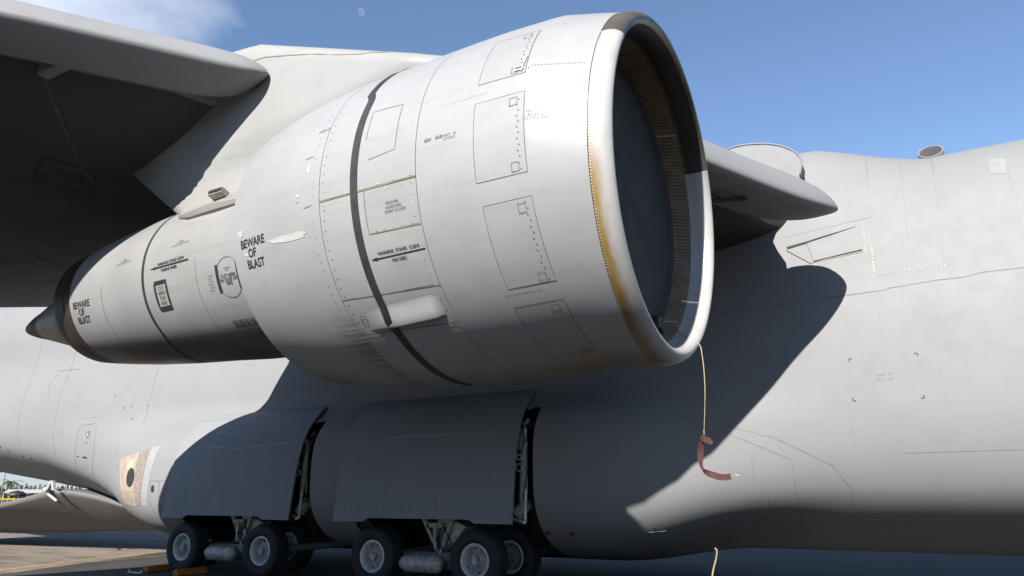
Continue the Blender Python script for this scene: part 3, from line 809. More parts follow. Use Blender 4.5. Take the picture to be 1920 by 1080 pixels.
# ---- wheels and bogies
def lathe(prof, seg, axis_y=True):
    V, F = [], []
    for (y, r) in prof:
        for k in range(seg):
            t = 2 * math.pi * k / seg; V.append((r * math.cos(t), y, r * math.sin(t)))
    return V, grid_faces(len(prof), seg, True)
tyre_p = [(-.15, .335), (-.195, .36), (-.215, .42), (-.222, .50), (-.205, .565), (-.165, .598), (-.14, .606), (-.135, .598), (-.11, .600), (-.105, .613), (-.06, .617), (-.055, .607), (-.03, .607), (-.025, .618), (.025, .618), (.03, .607), (.055, .607), (.06, .617), (.105, .613), (.11, .600), (.135, .598), (.14, .606), (.165, .598), (.205, .565), (.222, .50), (.195, .36), (.15, .335)]
rim_p = [(-.165, .345), (-.185, .335), (-.19, .315), (-.175, .290), (-.12, .270), (-.085, .258)]
disc_p = [(-.085, .258), (-.070, .24), (-.080, .17), (-.10, .13), (-.10, .02), (-.10, .0)]
M_disc = plain('wheel disc paint', (.19, .187, .178), .5, .1, .4, 16)
def make_wheel(loc):
    w_ = empty('wheel', loc); adopt(w_, AC)
    V, F = lathe(tyre_p, 56); mesh_obj('tyre', V, F, M_tyre, w_)
    V, F = lathe(rim_p + [], 40); auto_smooth(mesh_obj('rim', V, F, M_rim, w_), 50)
    V, F = lathe(disc_p, 40); auto_smooth(mesh_obj('wheel_disc', V, F, M_disc, w_), 50)
    V, F = lathe([(-y, r) for y, r in rim_p + disc_p[1:]], 24); auto_smooth(mesh_obj('rim', V, F, M_rim, w_), 50)
    bm = bmesh.new()
    bm_cyl(bm, (0, -.08, 0), (0, -.155, 0), .10, .085, 16); bm_cyl(bm, (0, -.15, 0), (0, -.185, 0), .045, .04, 12)
    bm_box(bm, (.05, -.165, .04), (.05, .03, .025)); bm_box(bm, (-.055, -.165, .03), (.04, .03, .03))
    auto_smooth(bm_obj('hub', bm, M_hub, w_), 40)
    bm = bmesh.new()
    for k in range(10):
        t = 2 * math.pi * k / 10; bm_cyl(bm, (.205 * math.cos(t), -.07, .205 * math.sin(t)), (.205 * math.cos(t), -.10, .205 * math.sin(t)), .015, .015, 6)
    bm_obj('wheel_bolt', bm, M_hub, w_, kind='stuff')
    bm = bmesh.new()
    for k in range(5):
        t = 2 * math.pi * (k + .5) / 5; bm_cyl(bm, (.235 * math.cos(t), -.07, .235 * math.sin(t)), (.235 * math.cos(t), -.082, .235 * math.sin(t)), .022, .022, 8)
    bm_obj('rim_hole', bm, M_dark, w_, kind='stuff')
    return w_
YW = 13.05 + .20
W0 = make_wheel((-17.25, YW, .605))
for (x, y, rot) in ((-14.37, YW, .4), (-10.91, YW, 1.1), (-8.27, YW, 2.0), (-18.35, 14.75, .8), (-15.0, 14.75, 1.6), (-11.8, 14.75, 2.4), (-8.15, 14.45, .2), (-17.25, 16.0, 1.0), (-10.9, 16.0, 1.0)):
    c = W0.copy(); COL.objects.link(c); c.location = (x, y, .605); c.rotation_euler = (0, rot, 0)
    c.parent = AC; c.matrix_parent_inverse = Matrix.Translation(-AC.location)
    for ch in W0.children:
        d = ch.copy(); COL.objects.link(d); d.parent = c; d.matrix_parent_inverse = Matrix()
W0.rotation_euler = (0, .15, 0)
for (xa, xb) in ((-17.25, -14.37), (-10.91, -8.27)):
    xm = (xa + xb) / 2
    B = adoptp(tube('bogie_beam', [(xa - .2, 13.75, .60), (xa + .35, 13.75, .55), (xm - .4, 13.78, .50), (xm + .4, 13.78, .50), (xb - .35, 13.75, .55), (xb + .2, 13.75, .60)], [.10, .15, .19, .19, .15, .10], M_gear, seg=16))
    bm = bmesh.new()
    bm.free()
    for x in (xa, xb):
        bm = bmesh.new(); bm_cyl(bm, (x, 13.25, .605), (x, 16.1, .605), .09, .09, 14); adoptp(auto_smooth(bm_obj('axle', bm, M_gear), 40), B)
    # round brake fairing seen between the outer wheels
    adoptp(tube('brake_housing', [(xm - .62, 13.32, .52), (xm - .58, 13.28, .50), (xm - .5, 13.25, .49), (xm + .28, 13.25, .49), (xm + .36, 13.27, .49), (xm + .38, 13.3, .49)], [.06, .15, .18, .185, .17, .10], M_gear, seg=20), B)
    adoptp(tube('brake_band', [(xm + .05, 13.25, .49), (xm + .11, 13.25, .49)], .19, M_hub, seg=20), B)
    adoptp(tube('shock_strut', [(xm + .05, 14.0, .6), (xm + .0, 14.2, 1.6), (xm - .05, 14.4, 3.4)], [.20, .20, .24], M_gear, seg=18))
    bm = bmesh.new()
    bm_box(bm, (xm + .25, 13.9, 1.12), (.75, .3, .5), Matrix.Rotation(.35, 3, 'Y')); bm_box(bm, (xm - .05, 13.7, 1.25), (.35, .16, .10))
    bm_cyl(bm, (xm - .05, 13.62, 1.25), (xm - .02, 13.62, .75), .055, .04, 10); bm_cyl(bm, (xm + .4, 13.7, 1.5), (xm + .05, 13.7, .65), .05, .05, 10)
    bm_cyl(bm, (xm - .6, 13.8, 1.6), (xm - .1, 13.9, .6), .07, .05, 10)
    adoptp(bm_obj('torque_link', bm, M_gear, bevel=.015))
    rng = random.Random(11)
    for k in range(5):
        a = (xm + rng.uniform(-.7, .7), 13.65 + rng.uniform(0, .3), 1.35); b = (xm + rng.uniform(-.4, .5), 13.6 + rng.uniform(0, .3), .7)
        adoptp(tube('brake_hose', spline([a, ((a[0] + b[0]) / 2 + .15, 13.6, 1.0), b], 5), .016, M_tyre, seg=6))
# door actuators and brackets in the gap at each door's front edge
for (x, y0) in ((-13.42, YC), (-7.26, YC)):
    def L3(dx, y, z): return (x - dx * 1.1, YC - y - .04, z)
    adoptp(tube('door_actuator', spline([L3(.0, 4.10, 2.95), L3(.06, 4.08, 2.75), L3(.10, 4.05, 2.35), L3(.14, 4.05, 1.95), L3(.16, 4.05, 1.7)], 5), [.025] + list(np.interp(np.arange(20) / 19, [0, .15, .4, .7, 1], [.03, .055, .085, .06, .03])), M_act, seg=12))
    adoptp(tube('door_actuator', spline([L3(.12, 3.75, 3.45), L3(.17, 3.85, 3.25), L3(.20, 3.92, 2.95), L3(.18, 3.95, 2.7)], 5), list(np.interp(np.arange(16) / 15, [0, .2, .6, .9, 1], [.03, .07, .09, .07, .03])), M_act, seg=12))
    bm = bmesh.new()
    bm_cyl(bm, L3(.1, 3.95, 2.75), L3(.05, 4.0, 1.9), .018, .018, 8); bm_cyl(bm, L3(.15, 3.95, 2.75), L3(.12, 4.0, 2.0), .018, .018, 8)
    bm_cyl(bm, L3(-.05, 4.25, 2.0), L3(-.05, 4.3, 1.35), .03, .03, 8)
    bm_cyl(bm, L3(-.08, 4.40, 1.36), L3(.3, 4.1, 1.42), .035, .035, 8)
    adoptp(bm_obj('door_link', bm, M_rod))
    bm = bmesh.new(); bm_cyl(bm, L3(.08, 3.9, 1.75), L3(.30, 3.9, 1.5), .14, .14, 16); adoptp(auto_smooth(bm_obj('accumulator', bm, M_act), 40))
    bm = bmesh.new()
    for z, r in ((2.62, .055), (2.42, .075)):
        for k in range(10):
            t0, t1 = 2 * math.pi * k / 10, 2 * math.pi * (k + 1) / 10
            bm_cyl(bm, (x - .05 + r * math.cos(t0), YC - 4.38, z + r * math.sin(t0)), (x - .05 + r * math.cos(t1), YC - 4.38, z + r * math.sin(t1)), .014, .014, 6)
    bm_cyl(bm, L3(-.02, 4.2, 3.2), L3(.0, 4.12, 2.98), .03, .02, 8); bm_cyl(bm, L3(.02, 4.15, 3.25), L3(.05, 4.05, 3.1), .02, .02, 8)
    adoptp(bm_obj('door_bracket', bm, M_rod))
    bm = bmesh.new()
    bm_cyl(bm, L3(.06, 3.70, 3.72), L3(.12, 3.78, 3.66), .055, .04, 10); bm_cyl(bm, L3(.12, 3.65, 3.78), L3(.2, 3.62, 3.95), .025, .012, 8); bm_cyl(bm, L3(.0, 3.7, 3.7), L3(.08, 3.66, 3.85), .02, .02, 8)
    adoptp(bm_obj('door_hinge', bm, M_rod))


# ------------------------------------------------------------------ fuselage details
def fr(pts, wd, mat=M_soft, name='panel_seam', **kw):
    return adoptp(ribbon(name, T_FUS, pts, wd, mat, None, **kw), FUS)
def lerp_pts(pts, step):
    out = []
    for a, b in zip(pts[:-1], pts[1:]):
        a, b = Vector(a), Vector(b); k = max(1, int((b - a).length / step))
        out += [a.lerp(b, i / k) for i in range(k)]
    return out + [Vector(pts[-1])]
rng = random.Random(5)
# long seam along the side, a little uneven
fr([(-9.0, 14.2, 5.22), (-3.39, 14.27, 5.34), (-1.97, 14.27, 5.37), (-.67, 14.32, 5.40), (-.3, 14.32, 5.41), (-.28, 14.32, 5.43), (.53, 14.34, 5.47), (.9, 14.34, 5.46), (1.2, 14.35, 5.51), (1.79, 14.35, 5.5), (4, 14.35, 5.56)], .016, M_line)
# frame lines at the wing root, with bare rivets low down
L1 = [(-.40, 15.2, 8.2), (-.42, 14.73, 7.08), (-.46, 14.4, 5.71)]; L2 = [(.20, 15.2, 8.0), (.17, 14.64, 6.51), (.12, 14.41, 5.75)]; L3_ = [(.82, 16.0, 8.42), (.72, 14.76, 6.86), (.67, 14.41, 5.74)]
fr(L1 + [(-.46, 14.3, 5.28), (-.47, 14.2, 4.4)], .010); fr(L2, .007); fr(L3_, .008); fr([(-.46, 14.4, 5.70), (.67, 14.41, 5.72)], .010)
for pts, st_, r, mt in ((L1, .085, .013, M_rivet), ([(-.44, 14.5, 6.3), (-.46, 14.4, 5.72)], .065, .015, M_gold), (L3_, .085, .012, M_rivet), ([(-.46, 14.4, 5.70), (.67, 14.41, 5.72)], .06, .009, M_gold), ([(.14, 14.55, 6.25), (.12, 14.41, 5.75)], .075, .010, M_gold)):
    adoptp(dots_on('rivet_row', T_FUS, lerp_pts(pts, st_), r, mt, None), FUS)
fr([(-1.9, 14.6, 6.72), (-.42, 14.68, 6.87)], .008, M_soft)
adoptp(dots_on('rivet_row', T_FUS, lerp_pts([(-1.9, 14.5, 6.80), (-.42, 14.68, 6.90)], .08), .008, M_rivet, None), FUS)
# pressure outflow door under the wing root: a flap standing open along its upper edge
def plate(name, pts, mat, off=.01, parent=None, **kw):
    V = []
    for p in pts:
        l, nrm, _, _ = T_FUS.find_nearest(Vector(p))
        if nrm.y > 0: nrm = -nrm
        V.append(l + nrm * off)
    n = len(V); base = []
    for p in V: l, nrm, _, _ = T_FUS.find_nearest(p); base.append(l)
    return part(name, V + base, [tuple(range(n))] + [(i, i + n, (i + 1) % n + n, (i + 1) % n) for i in range(n)], mat, parent or FUS, smooth=False, **kw)
fr([(-1.90, 14.38, 6.50), (-1.5, 14.45, 6.56), (-.66, 14.59, 6.74)], .17, M_dark, 'outflow_slot', off=.006, ends=(.35, .02))
plate('outflow_door', [(-1.53, 14.39, 6.53), (-.63, 14.59, 6.72), (-.61, 14.5, 6.25), (-1.45, 14.35, 6.15)], M_fus, .03)
plate('outflow_door', [(-1.92, 14.38, 6.46), (-1.56, 14.39, 6.52), (-1.49, 14.35, 6.10)], M_fus, .022)
fr([(-1.50, 14.35, 6.12), (-.60, 14.5, 6.21)], .022, M_line)
adoptp(dots_on('rivet_row', T_FUS, lerp_pts([(-1.2, 14.4, 6.11), (-.56, 14.5, 6.18), (-.54, 14.58, 6.7)], .055), .010, M_gold, None), FUS)
M_pale = plain('pale lap joint', (.134, .133, .131), .6, 0, .05); M_dim = plain('dim lap joint', (.132, .131, .129), .6, 0, .1)
for x, z0, z1, mt in ((-1.15, 5.0, 2.6, M_pale), (.35, 5.3, 3.3, M_pale), (1.9, 8.0, 2.2, M_dim), (-2.1, 4.6, 3.0, M_dim), (-5.6, 4.9, 3.4, M_dim), (-26.0, 7.0, 3.0, M_dim), (-28.4, 7.5, 3.4, M_dim), (-21.0, 6.2, 3.8, M_dim)):
    fr([(x, 14.3, z0), (x - .03, 14.2, (z0 + z1) / 2), (x, 14.2, z1)], .014, mt, 'lap_joint')
for z in (2.55,): fr([(-.4 if z < 3 else -1.2, 14.3, z), (1.5, 14.3, z + .01), (5, 14.3, z + .03)], .010, M_dim, 'lap_joint')
adoptp(dots_on('rivet_row', T_FUS, lerp_pts([(1.93, 14.2, 5.2), (1.93, 14.2, 2.4)], .07) + lerp_pts([(-1.12, 14.2, 5.0), (-1.12, 14.2, 2.6)], .07), .008, M_dim, None, off=.001), FUS)
# corner ticks of the jacking stencil
for (x, z, sx, sz) in ((-1.05, 4.21, 1, -1), (.03, 4.21, -1, -1), (-1.07, 3.46, 1, 1), (.03, 3.44, -1, 1)):
    fr([(x + .05 * sx, 14.15, z), (x, 14.15, z), (x, 14.15, z + .05 * sz)], .020, M_ink, 'corner_mark')
def flet(body, org, size, mat=M_faint, sp=1.1, udir=(1, 0, 0)):
    V2, F = text_mesh(body, size, sp)
    return adoptp(decal('lettering', T_FUS, org, udir, (0, 0, 1), V2, F, mat, None, smooth=False), FUS)
flet('HOIST PT', (-.53, 14.15, 3.88), .055); flet('STA  1124', (-.53, 14.15, 3.80), .055)
# gear pod fairing lines
fr([(-4.3, 13.9, 3.35), (-3.44, 13.99, 3.16), (-2.48, 14.15, 2.88), (-2.06, 14.22, 2.65), (-1.56, 14.33, 2.37), (-1.32, 14.54, 1.98), (-1.34, 14.79, 1.66)], .014)
fr([(-4.0, 13.9, 3.1), (-3.22, 14.03, 2.95), (-2.22, 14.25, 2.48), (-2.27, 14.87, 1.56), (-2.43, 16.2, .85)], .012)
fr([(-2.9, 14.1, 2.6), (-2.9, 14.2, 2.0)], .009); fr([(-2.0, 15.2, 1.25), (6, 15.2, 1.2)], .010)
adoptp(dots_on('rivet_row', T_FUS, lerp_pts([(-3.1, 14.48, 1.75), (-2.66, 14.6, 1.75), (-2.75, 15.53, 1.1), (-3.23, 15.5, 1.09), (-3.1, 14.48, 1.75)], .085), .013, M_line, None), FUS)
fr([(-3.0, 15.02, 1.37), (-2.88, 15.05, 1.37)], .02, M_ink, 'stencil_mark')
# ground service hatch and red drain spots low on the pod
plate('service_hatch', [(-4.92, 14.0, 1.22), (-4.62, 14.14, 1.2), (-4.68, 14.42, 1.02), (-4.99, 14.25, 1.02)], M_fus, .008)
fr([(-4.92, 14.25, 1.04), (-4.68, 14.42, 1.04)], .03, M_white, 'hatch_handle'); flet('PUSH  TO  OPEN', (-4.78, 14.05, 1.17), .045, M_ink)
adoptp(dots_on('hatch_lock', T_FUS, [(-4.78, 13.96, 1.26)], .022, M_dark, None), FUS)
for x in (-6.87, -6.32): 
    p = Vector((x, 13.55, 1.14)); l, nrm, _, _ = T_FUS.find_nearest(p); a = nrm.orthogonal().normalized(); b = nrm.cross(a)
    nrm = nrm if nrm.y < 0 else -nrm
    part('drain_spot', [l + nrm * .006 + (a * math.cos(t) + b * math.sin(t)) * (.062 + .01 * math.sin(3 * t)) for t in np.linspace(0, 6.0, 14)], [tuple(range(14))], M_red, FUS, smooth=False)
fr([(-5.9, 13.5, 1.3), (-5.6, 13.5, 1.3)], .012); fr([(-5.85, 13.8, 1.05), (-5.55, 13.8, 1.05)], .012, M_rivet)
# aft side: crew door outline, window, handle, stencilled circle
DR = [(-24.45, 14.15, 4.02), (-24.34, 14.15, 4.12), (-23.6, 14.15, 4.16), (-23.5, 14.15, 4.1), (-23.3, 14.25, 3.21), (-23.7, 14.9, 2.3), (-23.95, 14.98, 2.2), (-24.3, 14.9, 2.25), (-24.7, 14.58, 2.8), (-24.45, 14.15, 4.02)]
fr(DR, .014)
fr([(-24.34, 14.15, 4.12), (-23.6, 14.15, 4.16)], .022, M_line)
def disc(name, c, rx, rz, mat, off):
    V2 = [(0, 0)] + [(rx * math.cos(t), rz * math.sin(t)) for t in np.linspace(0, 2 * math.pi, 21)[:-1]]
    return adoptp(decal(name, T_FUS, c, (1, 0, 0), (0, 0, 1), V2, [(0, 1 + i, 1 + (i + 1) % 20) for i in range(20)], mat, None, off=off), FUS)
disc('window_rim', (-23.87, 14.16, 3.82), .15, .15, M_hub, .006); disc('door_window', (-23.87, 14.16, 3.82), .11, .11, M_faint, .010); disc('window_core', (-23.87, 14.16, 3.82), .035, .05, M_white, .013)
fr([(-24.12, 14.25, 3.12), (-23.80, 14.3, 3.11)], .055, M_ink, 'door_handle'); fr([(-24.5, 14.2, 3.14), (-24.38, 14.2, 3.14)], .03, M_ink, 'stencil_mark'); flet('EXIT', (-23.9, 14.2, 3.56), .07)
fr([(-26.78, 14.4, 6.18), (-25.41, 14.4, 6.14)], .030, M_soft)
fr([(-26.55 + .42 * math.cos(t), 14.3, 5.62 + .42 * math.sin(t)) for t in np.linspace(1.7, 4.5, 14)], .014, M_soft, 'stencil_ring')
fr([(-26.2, 14.3, 5.9), (-25.9, 14.3, 5.88)], .02, M_soft); fr([(-24.45, 14.15, 4.35), (-23.45, 14.15, 4.38)], .010)
fr([(-23.38, 14.3, 3.3), (-23.38, 14.3, 3.04), (-23.55, 14.59, 2.55), (-23.9, 15.0, 2.1), (-24.0, 15.4, 1.9)], .018, M_soft)
for (x, z) in ((-22.89, 5.01), (-22.24, 4.6), (-21.89, 4.62), (-21.66, 4.19), (-21.09, 4.6), (-25.0, 4.8), (-29.4, 3.3), (-28.6, 3.0), (-28.1, 2.75), (-29.9, 3.6)):
    adoptp(dots_on('drain_stain', T_FUS, [(x, 14.2, z)], .05 if x > -26 else rng.uniform(.05, .12), M_faint if x > -26 else M_soft, None, off=.002), FUS)
# tan primer repair with a dark port, on the tail of the gear pod
def quad_patch(name, tl, tr, br, bl, mat, off, nu=8, nv=14):
    tl, tr, br, bl = map(Vector, (tl, tr, br, bl)); V = []
    for i in range(nu):
        for j in range(nv):
            u, v = i / (nu - 1), j / (nv - 1); p = tl.lerp(tr, u).lerp(bl.lerp(br, u), v)
            l, nrm, _, _ = T_FUS.find_nearest(p); nrm = nrm if nrm.y < 0 else -nrm; V.append(l + nrm * off)
    return part(name, V, grid_faces(nu, nv), mat, FUS)
M_rpt = plain('pale touch up paint', (.20, .199, .197), .6, 0, .06)
quad_patch('primer_patch', (-21.18, 13.58, 2.93), (-19.88, 13.31, 3.10), (-19.78, 13.35, 1.60), (-20.57, 13.56, 1.66), M_tan, .006)
quad_patch('scraped_strip', (-19.88, 13.31, 3.10), (-19.28, 13.27, 3.22), (-19.45, 13.28, 1.62), (-19.78, 13.35, 1.62), M_tan2, .007)
quad_patch('primer_tile', (-20.55, 13.4, 2.86), (-20.02, 13.3, 2.92), (-20.0, 13.3, 2.62), (-20.45, 13.4, 2.60), plain('pale tan primer', (.31, .25, .19), .6, 0, .1, 4), .009, 4, 6)
disc('dark_port', (-20.13, 13.3, 2.40), .27, .27, M_dark, .014)
for k in range(4): fr([(-20.45 + .17 * k, 13.4, 1.98), (-20.40 + .17 * k, 13.4, 1.72)], .014, M_tan2, 'primer_scratch', off=.010)
fr([(-20.55, 13.5, 2.02), (-19.8, 13.35, 2.0)], .012, M_tan2, 'primer_scratch', off=.010)
quad_patch('pale_strip', (-19.27, 13.27, 3.22), (-18.85, 13.25, 3.24), (-19.15, 13.26, 1.62), (-19.43, 13.28, 1.62), M_rpt, .005, 4, 12)
fr([(-18.98, 13.25, 2.28), (-18.1, 13.2, 2.28)], .014, M_line); fr([(-18.98, 13.25, 2.28), (-18.96, 13.25, 1.7), (-18.8, 13.4, 1.2)], .011, M_soft); fr([(-18.55, 13.2, 2.28), (-18.55, 13.2, 1.7), (-18.45, 13.4, 1.2)], .016, M_line)
disc('drain_port', (-18.83, 13.24, 2.08), .075, .10, M_dark, .008)
quad_patch('faded_patch', (1.67, 15.18, 7.67), (1.93, 15.13, 7.6), (1.86, 14.93, 7.27), (1.64, 14.95, 7.32), plain('pale repaint', (.172, .172, .171), .6, 0, .05), .004, 4, 4)

# wing underside stencil box, slat tracks
def wr(pts, wd, mat, name='stencil_frame'): return adoptp(ribbon(name, T_WING, pts, wd, mat, None), WING)
wb = [(-9.42, 4.42, 6.0), (-9.23, 5.02, 6.0), (-9.86, 5.37, 5.9), (-9.95, 4.60, 5.9)]
wr(wb + wb[:1], .022, M_ink)
V2, F2 = text_mesh('NO STEP', .10)
adoptp(decal('lettering', T_WING, (-9.52, 4.83, 5.9), (.3, .95, 0), (.9, -.3, 0), V2, F2, M_ink, None, smooth=False), WING)
V2, F2 = text_mesh('FUEL TANK VENT', .09)
adoptp(decal('lettering', T_WING, (-9.68, 4.88, 5.9), (.3, .95, 0), (.9, -.3, 0), V2, F2, M_ink, None, smooth=False), WING)
wr([(-7.6, 3.0, 6), (-9.4, 5.0, 6), (-11.2, 7.5, 6)], .02, M_line, 'panel_seam'); wr([(-12.5, 6.0, 5.8), (-14.6, 9.5, 5.8)], .05, M_line, 'flap_gap'); wr([(-13.6, 5.2, 5.6), (-12.2, 7.6, 5.8)], .03, M_line, 'panel_seam')
for Y in (3.75, -.5, 8.2):
    xl, zl = le(Y); bm = bmesh.new()
    bm_box(bm, (xl - .85, Y, zl - .12), (.75, .14, .16)); bm_box(bm, (xl - .62, Y - .12, zl - .16), (.16, .10, .14))
    adoptp(bm_obj('slat_track', bm, M_wing, bevel=.02))
xl, zl = le(9.6)
adoptp(tube('slat_linkage', [(xl - 1.0, 9.0, zl - .42), (xl - .55, 9.9, zl - .36), (xl - .1, 10.8, zl - .38)], .05, M_dark, seg=8)); adoptp(tube('slat_linkage', [(xl - .9, 9.3, zl - .72), (xl - .1, 10.6, zl - .52), (xl + .25, 11.0, zl - .42)], .035, M_dark, seg=8))

# pylon seams
def pr(pts, wd, mat): return adoptp(ribbon('panel_seam', T_PYL, pts, wd, mat, None), PYL)
pr([(-6.9, 5.3, 7.02), (-6.33, 5.3, 6.98), (-5.94, 5.2, 6.88), (-5.2, 5.1, 6.68), (-4.8, 5.1, 6.60), (-4.45, 5.2, 6.56)], .012, M_rust)
pr([(-6.25, 5.4, 7.3), (-6.1, 5.3, 7.1)], .008, M_soft); pr([(-4.62, 5.2, 6.6), (-4.5, 5.3, 6.62)], .012, M_rust)
bm = bmesh.new()
for k in range(3): bm_box(bm, rp(3.02, 60 - k * 2.2, 1.56), (.05, .03, .02))
adoptp(bm_obj('cowl_fitting', bm, M_rust, kind='stuff'), PYL)

# wing root: riveted end plate and a ram air scoop on the crown
out = [(-2.95, 8.74), (-2.6, 8.79), (-2.2, 8.74), (-1.9, 8.65), (-1.65, 8.51), (-1.48, 8.34), (-1.43, 8.15), (-1.5, 7.9), (-1.6, 7.4), (-2.9, 7.4)]
V = []
for yy in (14.12, 14.6): V += [(x, yy + .1 * (8.9 - z), z) for x, z in out]
n = len(out)
RP_ = auto_smooth(part('wing_root_plate', V, [tuple(range(n))[::-1], tuple(range(n, 2 * n))] + [(i, (i + 1) % n, (i + 1) % n + n, i + n) for i in range(n)], M_wing), 30)
adoptp(tube('plate_flange', [(x, 14.12 + .1 * (8.9 - z), z) for x, z in spline([(*o_, 0) for o_ in out[:8]], 5) for _ in (0,)] if False else [(p[0], 14.11 + .1 * (8.9 - p[1]), p[1] + .012) for p in spline([(a, b) for a, b in out[:8]], 5)], .016, M_wing, seg=8), RP_)
n_ = Vector((-.05, -.78, .62)).normalized(); c = Vector((.83, 15.75, 8.53)); a_ = n_.cross(Vector((0, 0, 1))).normalized(); b_ = n_.cross(a_)
V, prof = [], [(-.5, .225), (-.02, .23), (.0, .224), (.0, .205), (-.05, .195)]
for h, r in prof:
    for k in range(28): t = 2 * math.pi * k / 28; V.append(c + n_ * h + (a_ * math.cos(t) + b_ * math.sin(t)) * r)
SCO = auto_smooth(part('ram_air_scoop', V, grid_faces(len(prof), 28, True), M_wing), 50)
part('scoop_mouth', [c + n_ * -.03 + (a_ * math.cos(t) + b_ * math.sin(t)) * .204 for t in np.linspace(0, 2 * math.pi, 25)[:-1]], [tuple(range(24))], plain('scoop mouth', (.03, .03, .031), .8), SCO, smooth=False)

# cargo ramp lowered behind the gear pods
V = []; rx = [-20.2, -21.5, -23.5, -25.0, -26.5, -28, -29.75, -33, -38]; zt = [.95, 1.05, 1.5, 1.85, 2.12, 1.87, 1.62, 1.35, 1.0]; zb = [.72, .72, .70, .68, .64, .58, .52, .45, .38]
for X in np.linspace(-20.2, -38, 40):
    t_, b_z = float(np.interp(-X, [-q for q in rx], zt)), float(np.interp(-X, [-q for q in rx], zb)); cz = (t_ + b_z) / 2; hh = (t_ - b_z) / 2
    for k in range(40):
        if k < 32:
            q = k / 31 * 2 - 1; hw = float(np.interp(-X, [20.2, 24, 25.6, 26.6], [1.8, 2.0, 2.3, 2.9])); V.append((X, YC - q * hw, b_z + 2 * hh * float(np.interp(abs(q), [0, .3, .5, .7, .9, 1], [0, .05, .25, .5, .8, 1]))))
        else: V.append((X, YC - hw * .97 + 1.94 * hw * (k - 31.5) / 8, t_ + .02))
RAMP = part('cargo_ramp', V, grid_faces(40, 40, True) + [tuple(range(40)), tuple(range(39 * 40, 40 * 40))[::-1]], M_ramp)
bm = bmesh.new(); H = Vector((-26.55, 14.62, 2.18))
bm_box(bm, H + Vector((0, 0, .06)), (.10, .10, .34), Matrix.Rotation(.5, 3, 'Y')); bm_box(bm, H + Vector((.22, 0, .05)), (.10, .10, .34), Matrix.Rotation(-.45, 3, 'Y')); bm_cyl(bm, H + Vector((-.25, 0, -.06)), H + Vector((-.05, 0, -.1)), .09, .09, 10)
adoptp(bm_obj('ramp_hinge', bm, M_gear, bevel=.01), RAMP)
adoptp(tube('ramp_rod', [H + Vector((.05, -.05, -.22)), H + Vector((.75, -.1, -.45))], .045, M_white, seg=8), RAMP)
adoptp(tube('ramp_cable', spline([H + Vector((.3, -.03, -.05)), H + Vector((.7, -.08, -.16)), H + Vector((1.15, -.1, -.12)), H + Vector((1.2, -.1, .05))], 5), .025, M_hub, seg=6), RAMP)

# ------------------------------------------------------------------ loose things on and around the aircraft
# padded cover closing the inlet
COV = empty('inlet_cover', rp(.38, 0, 0), label='dark slate padded cover set inside the engine inlet', category='inlet cover')
inv = -Vector(COV.location); V = []
ra = np.linspace(1.292, 0, 12)
for r in ra:
    for k in range(72): V.append(rp(.37 - .05 * (1 - (r / 1.3) ** 2), k * 5, r) + inv)
mesh_obj('cover_pad', V, grid_faces(12, 72, True), M_cover, COV)
V = []
for (s, r) in ((.375, 1.297), (.33, 1.297), (.32, 1.28), (.345, 1.262), (.37, 1.255)):
    for k in range(72): V.append(rp(s, k * 5, r) + inv)
mesh_obj('cover_edge', V, grid_faces(5, 72, True), M_cover, COV)
bm = bmesh.new(); bp = Vector((-1.96, 6.2, 3.381)) + inv
bm_box(bm, bp + Vector((-.05, 0, 0)), (.10, .11, .13)); bm_box(bm, bp + Vector((.0, 0, -.07)), (.05, .05, .05))
bm_obj('cover_handle', bm, M_black, COV, bevel=.012)
# warning streamer: yellow cord from the cover over the lip, red ribbon at its end
lipp = rp(-.152, -120, 1.412)
cord = spline([(-1.93, 6.2, 3.39), (-1.87, 6.42, 3.42), lipp + Vector((-.16, 0, .12)), lipp + Vector((.004, -.012, .005)), lipp + Vector((.035, -.02, -.12)), lipp + Vector((.040, -.02, -.32)), lipp + Vector((.03, -.02, -.50)), lipp + Vector((.0, -.02, -.78))], 8)
STM = empty('warning_streamer', cord[-1], label='red cloth streamer hanging on a yellow cord from the engine inlet', category='streamer')
inv = -Vector(tuple(cord[-1]))
tube('cord', [Vector(tuple(p)) + inv for p in cord], list(np.interp(np.arange(len(cord)), [0, len(cord) * .7, len(cord) - 1], [.0045, .0045, .0026])), M_cord, STM, seg=8)
tube('cord_clip', [(0, 0, .02), (0, 0, -.035)], .007, M_faint, STM, seg=8)
bm = bmesh.new()
def cloth(name, pts, wdt, tw, mat=M_redrib):
    P = spline(pts, 6); V = []
    for i, p in enumerate(P):
        t = Vector(tuple(P[min(i + 1, len(P) - 1)] - P[max(i - 1, 0)])).normalized(); q = i / (len(P) - 1)
        ang = np.interp(q, np.linspace(0, 1, len(tw)), tw); n = Vector((math.sin(ang), -math.cos(ang), .12)); sd = t.cross(n).normalized() * np.interp(q, np.linspace(0, 1, len(wdt)), wdt) / 2
        nn = sd.cross(t).normalized() * .0016
        V += [Vector(tuple(p)) - sd - nn, Vector(tuple(p)) + sd - nn, Vector(tuple(p)) + sd + nn, Vector(tuple(p)) - sd + nn]
    return mesh_obj(name, V, grid_faces(len(P), 4, True) + [(0, 1, 2, 3), tuple(len(V) - 1 - i for i in range(4))], mat, STM, smooth=False)
cloth('ribbon_knot', [(.0, 0, -.03), (-.012, -.01, -.055), (.03, -.01, -.07), (.065, -.02, -.10)], [.03, .05, .055, .03], [.3, .9, -.2, .4])
cloth('ribbon', [(0, 0, -.03), (-.03, .0, -.10), (-.045, .0, -.17), (-.047, 0, -.27), (-.030, .0, -.31), (-.005, .02, -.338), (.05, .02, -.36), (.12, .02, -.378), (.19, .03, -.372)], [.022, .05, .056, .03, .022, .05, .056, .052, .05], [.5, .8, .3, .2, -.3, .1, .2, .5])
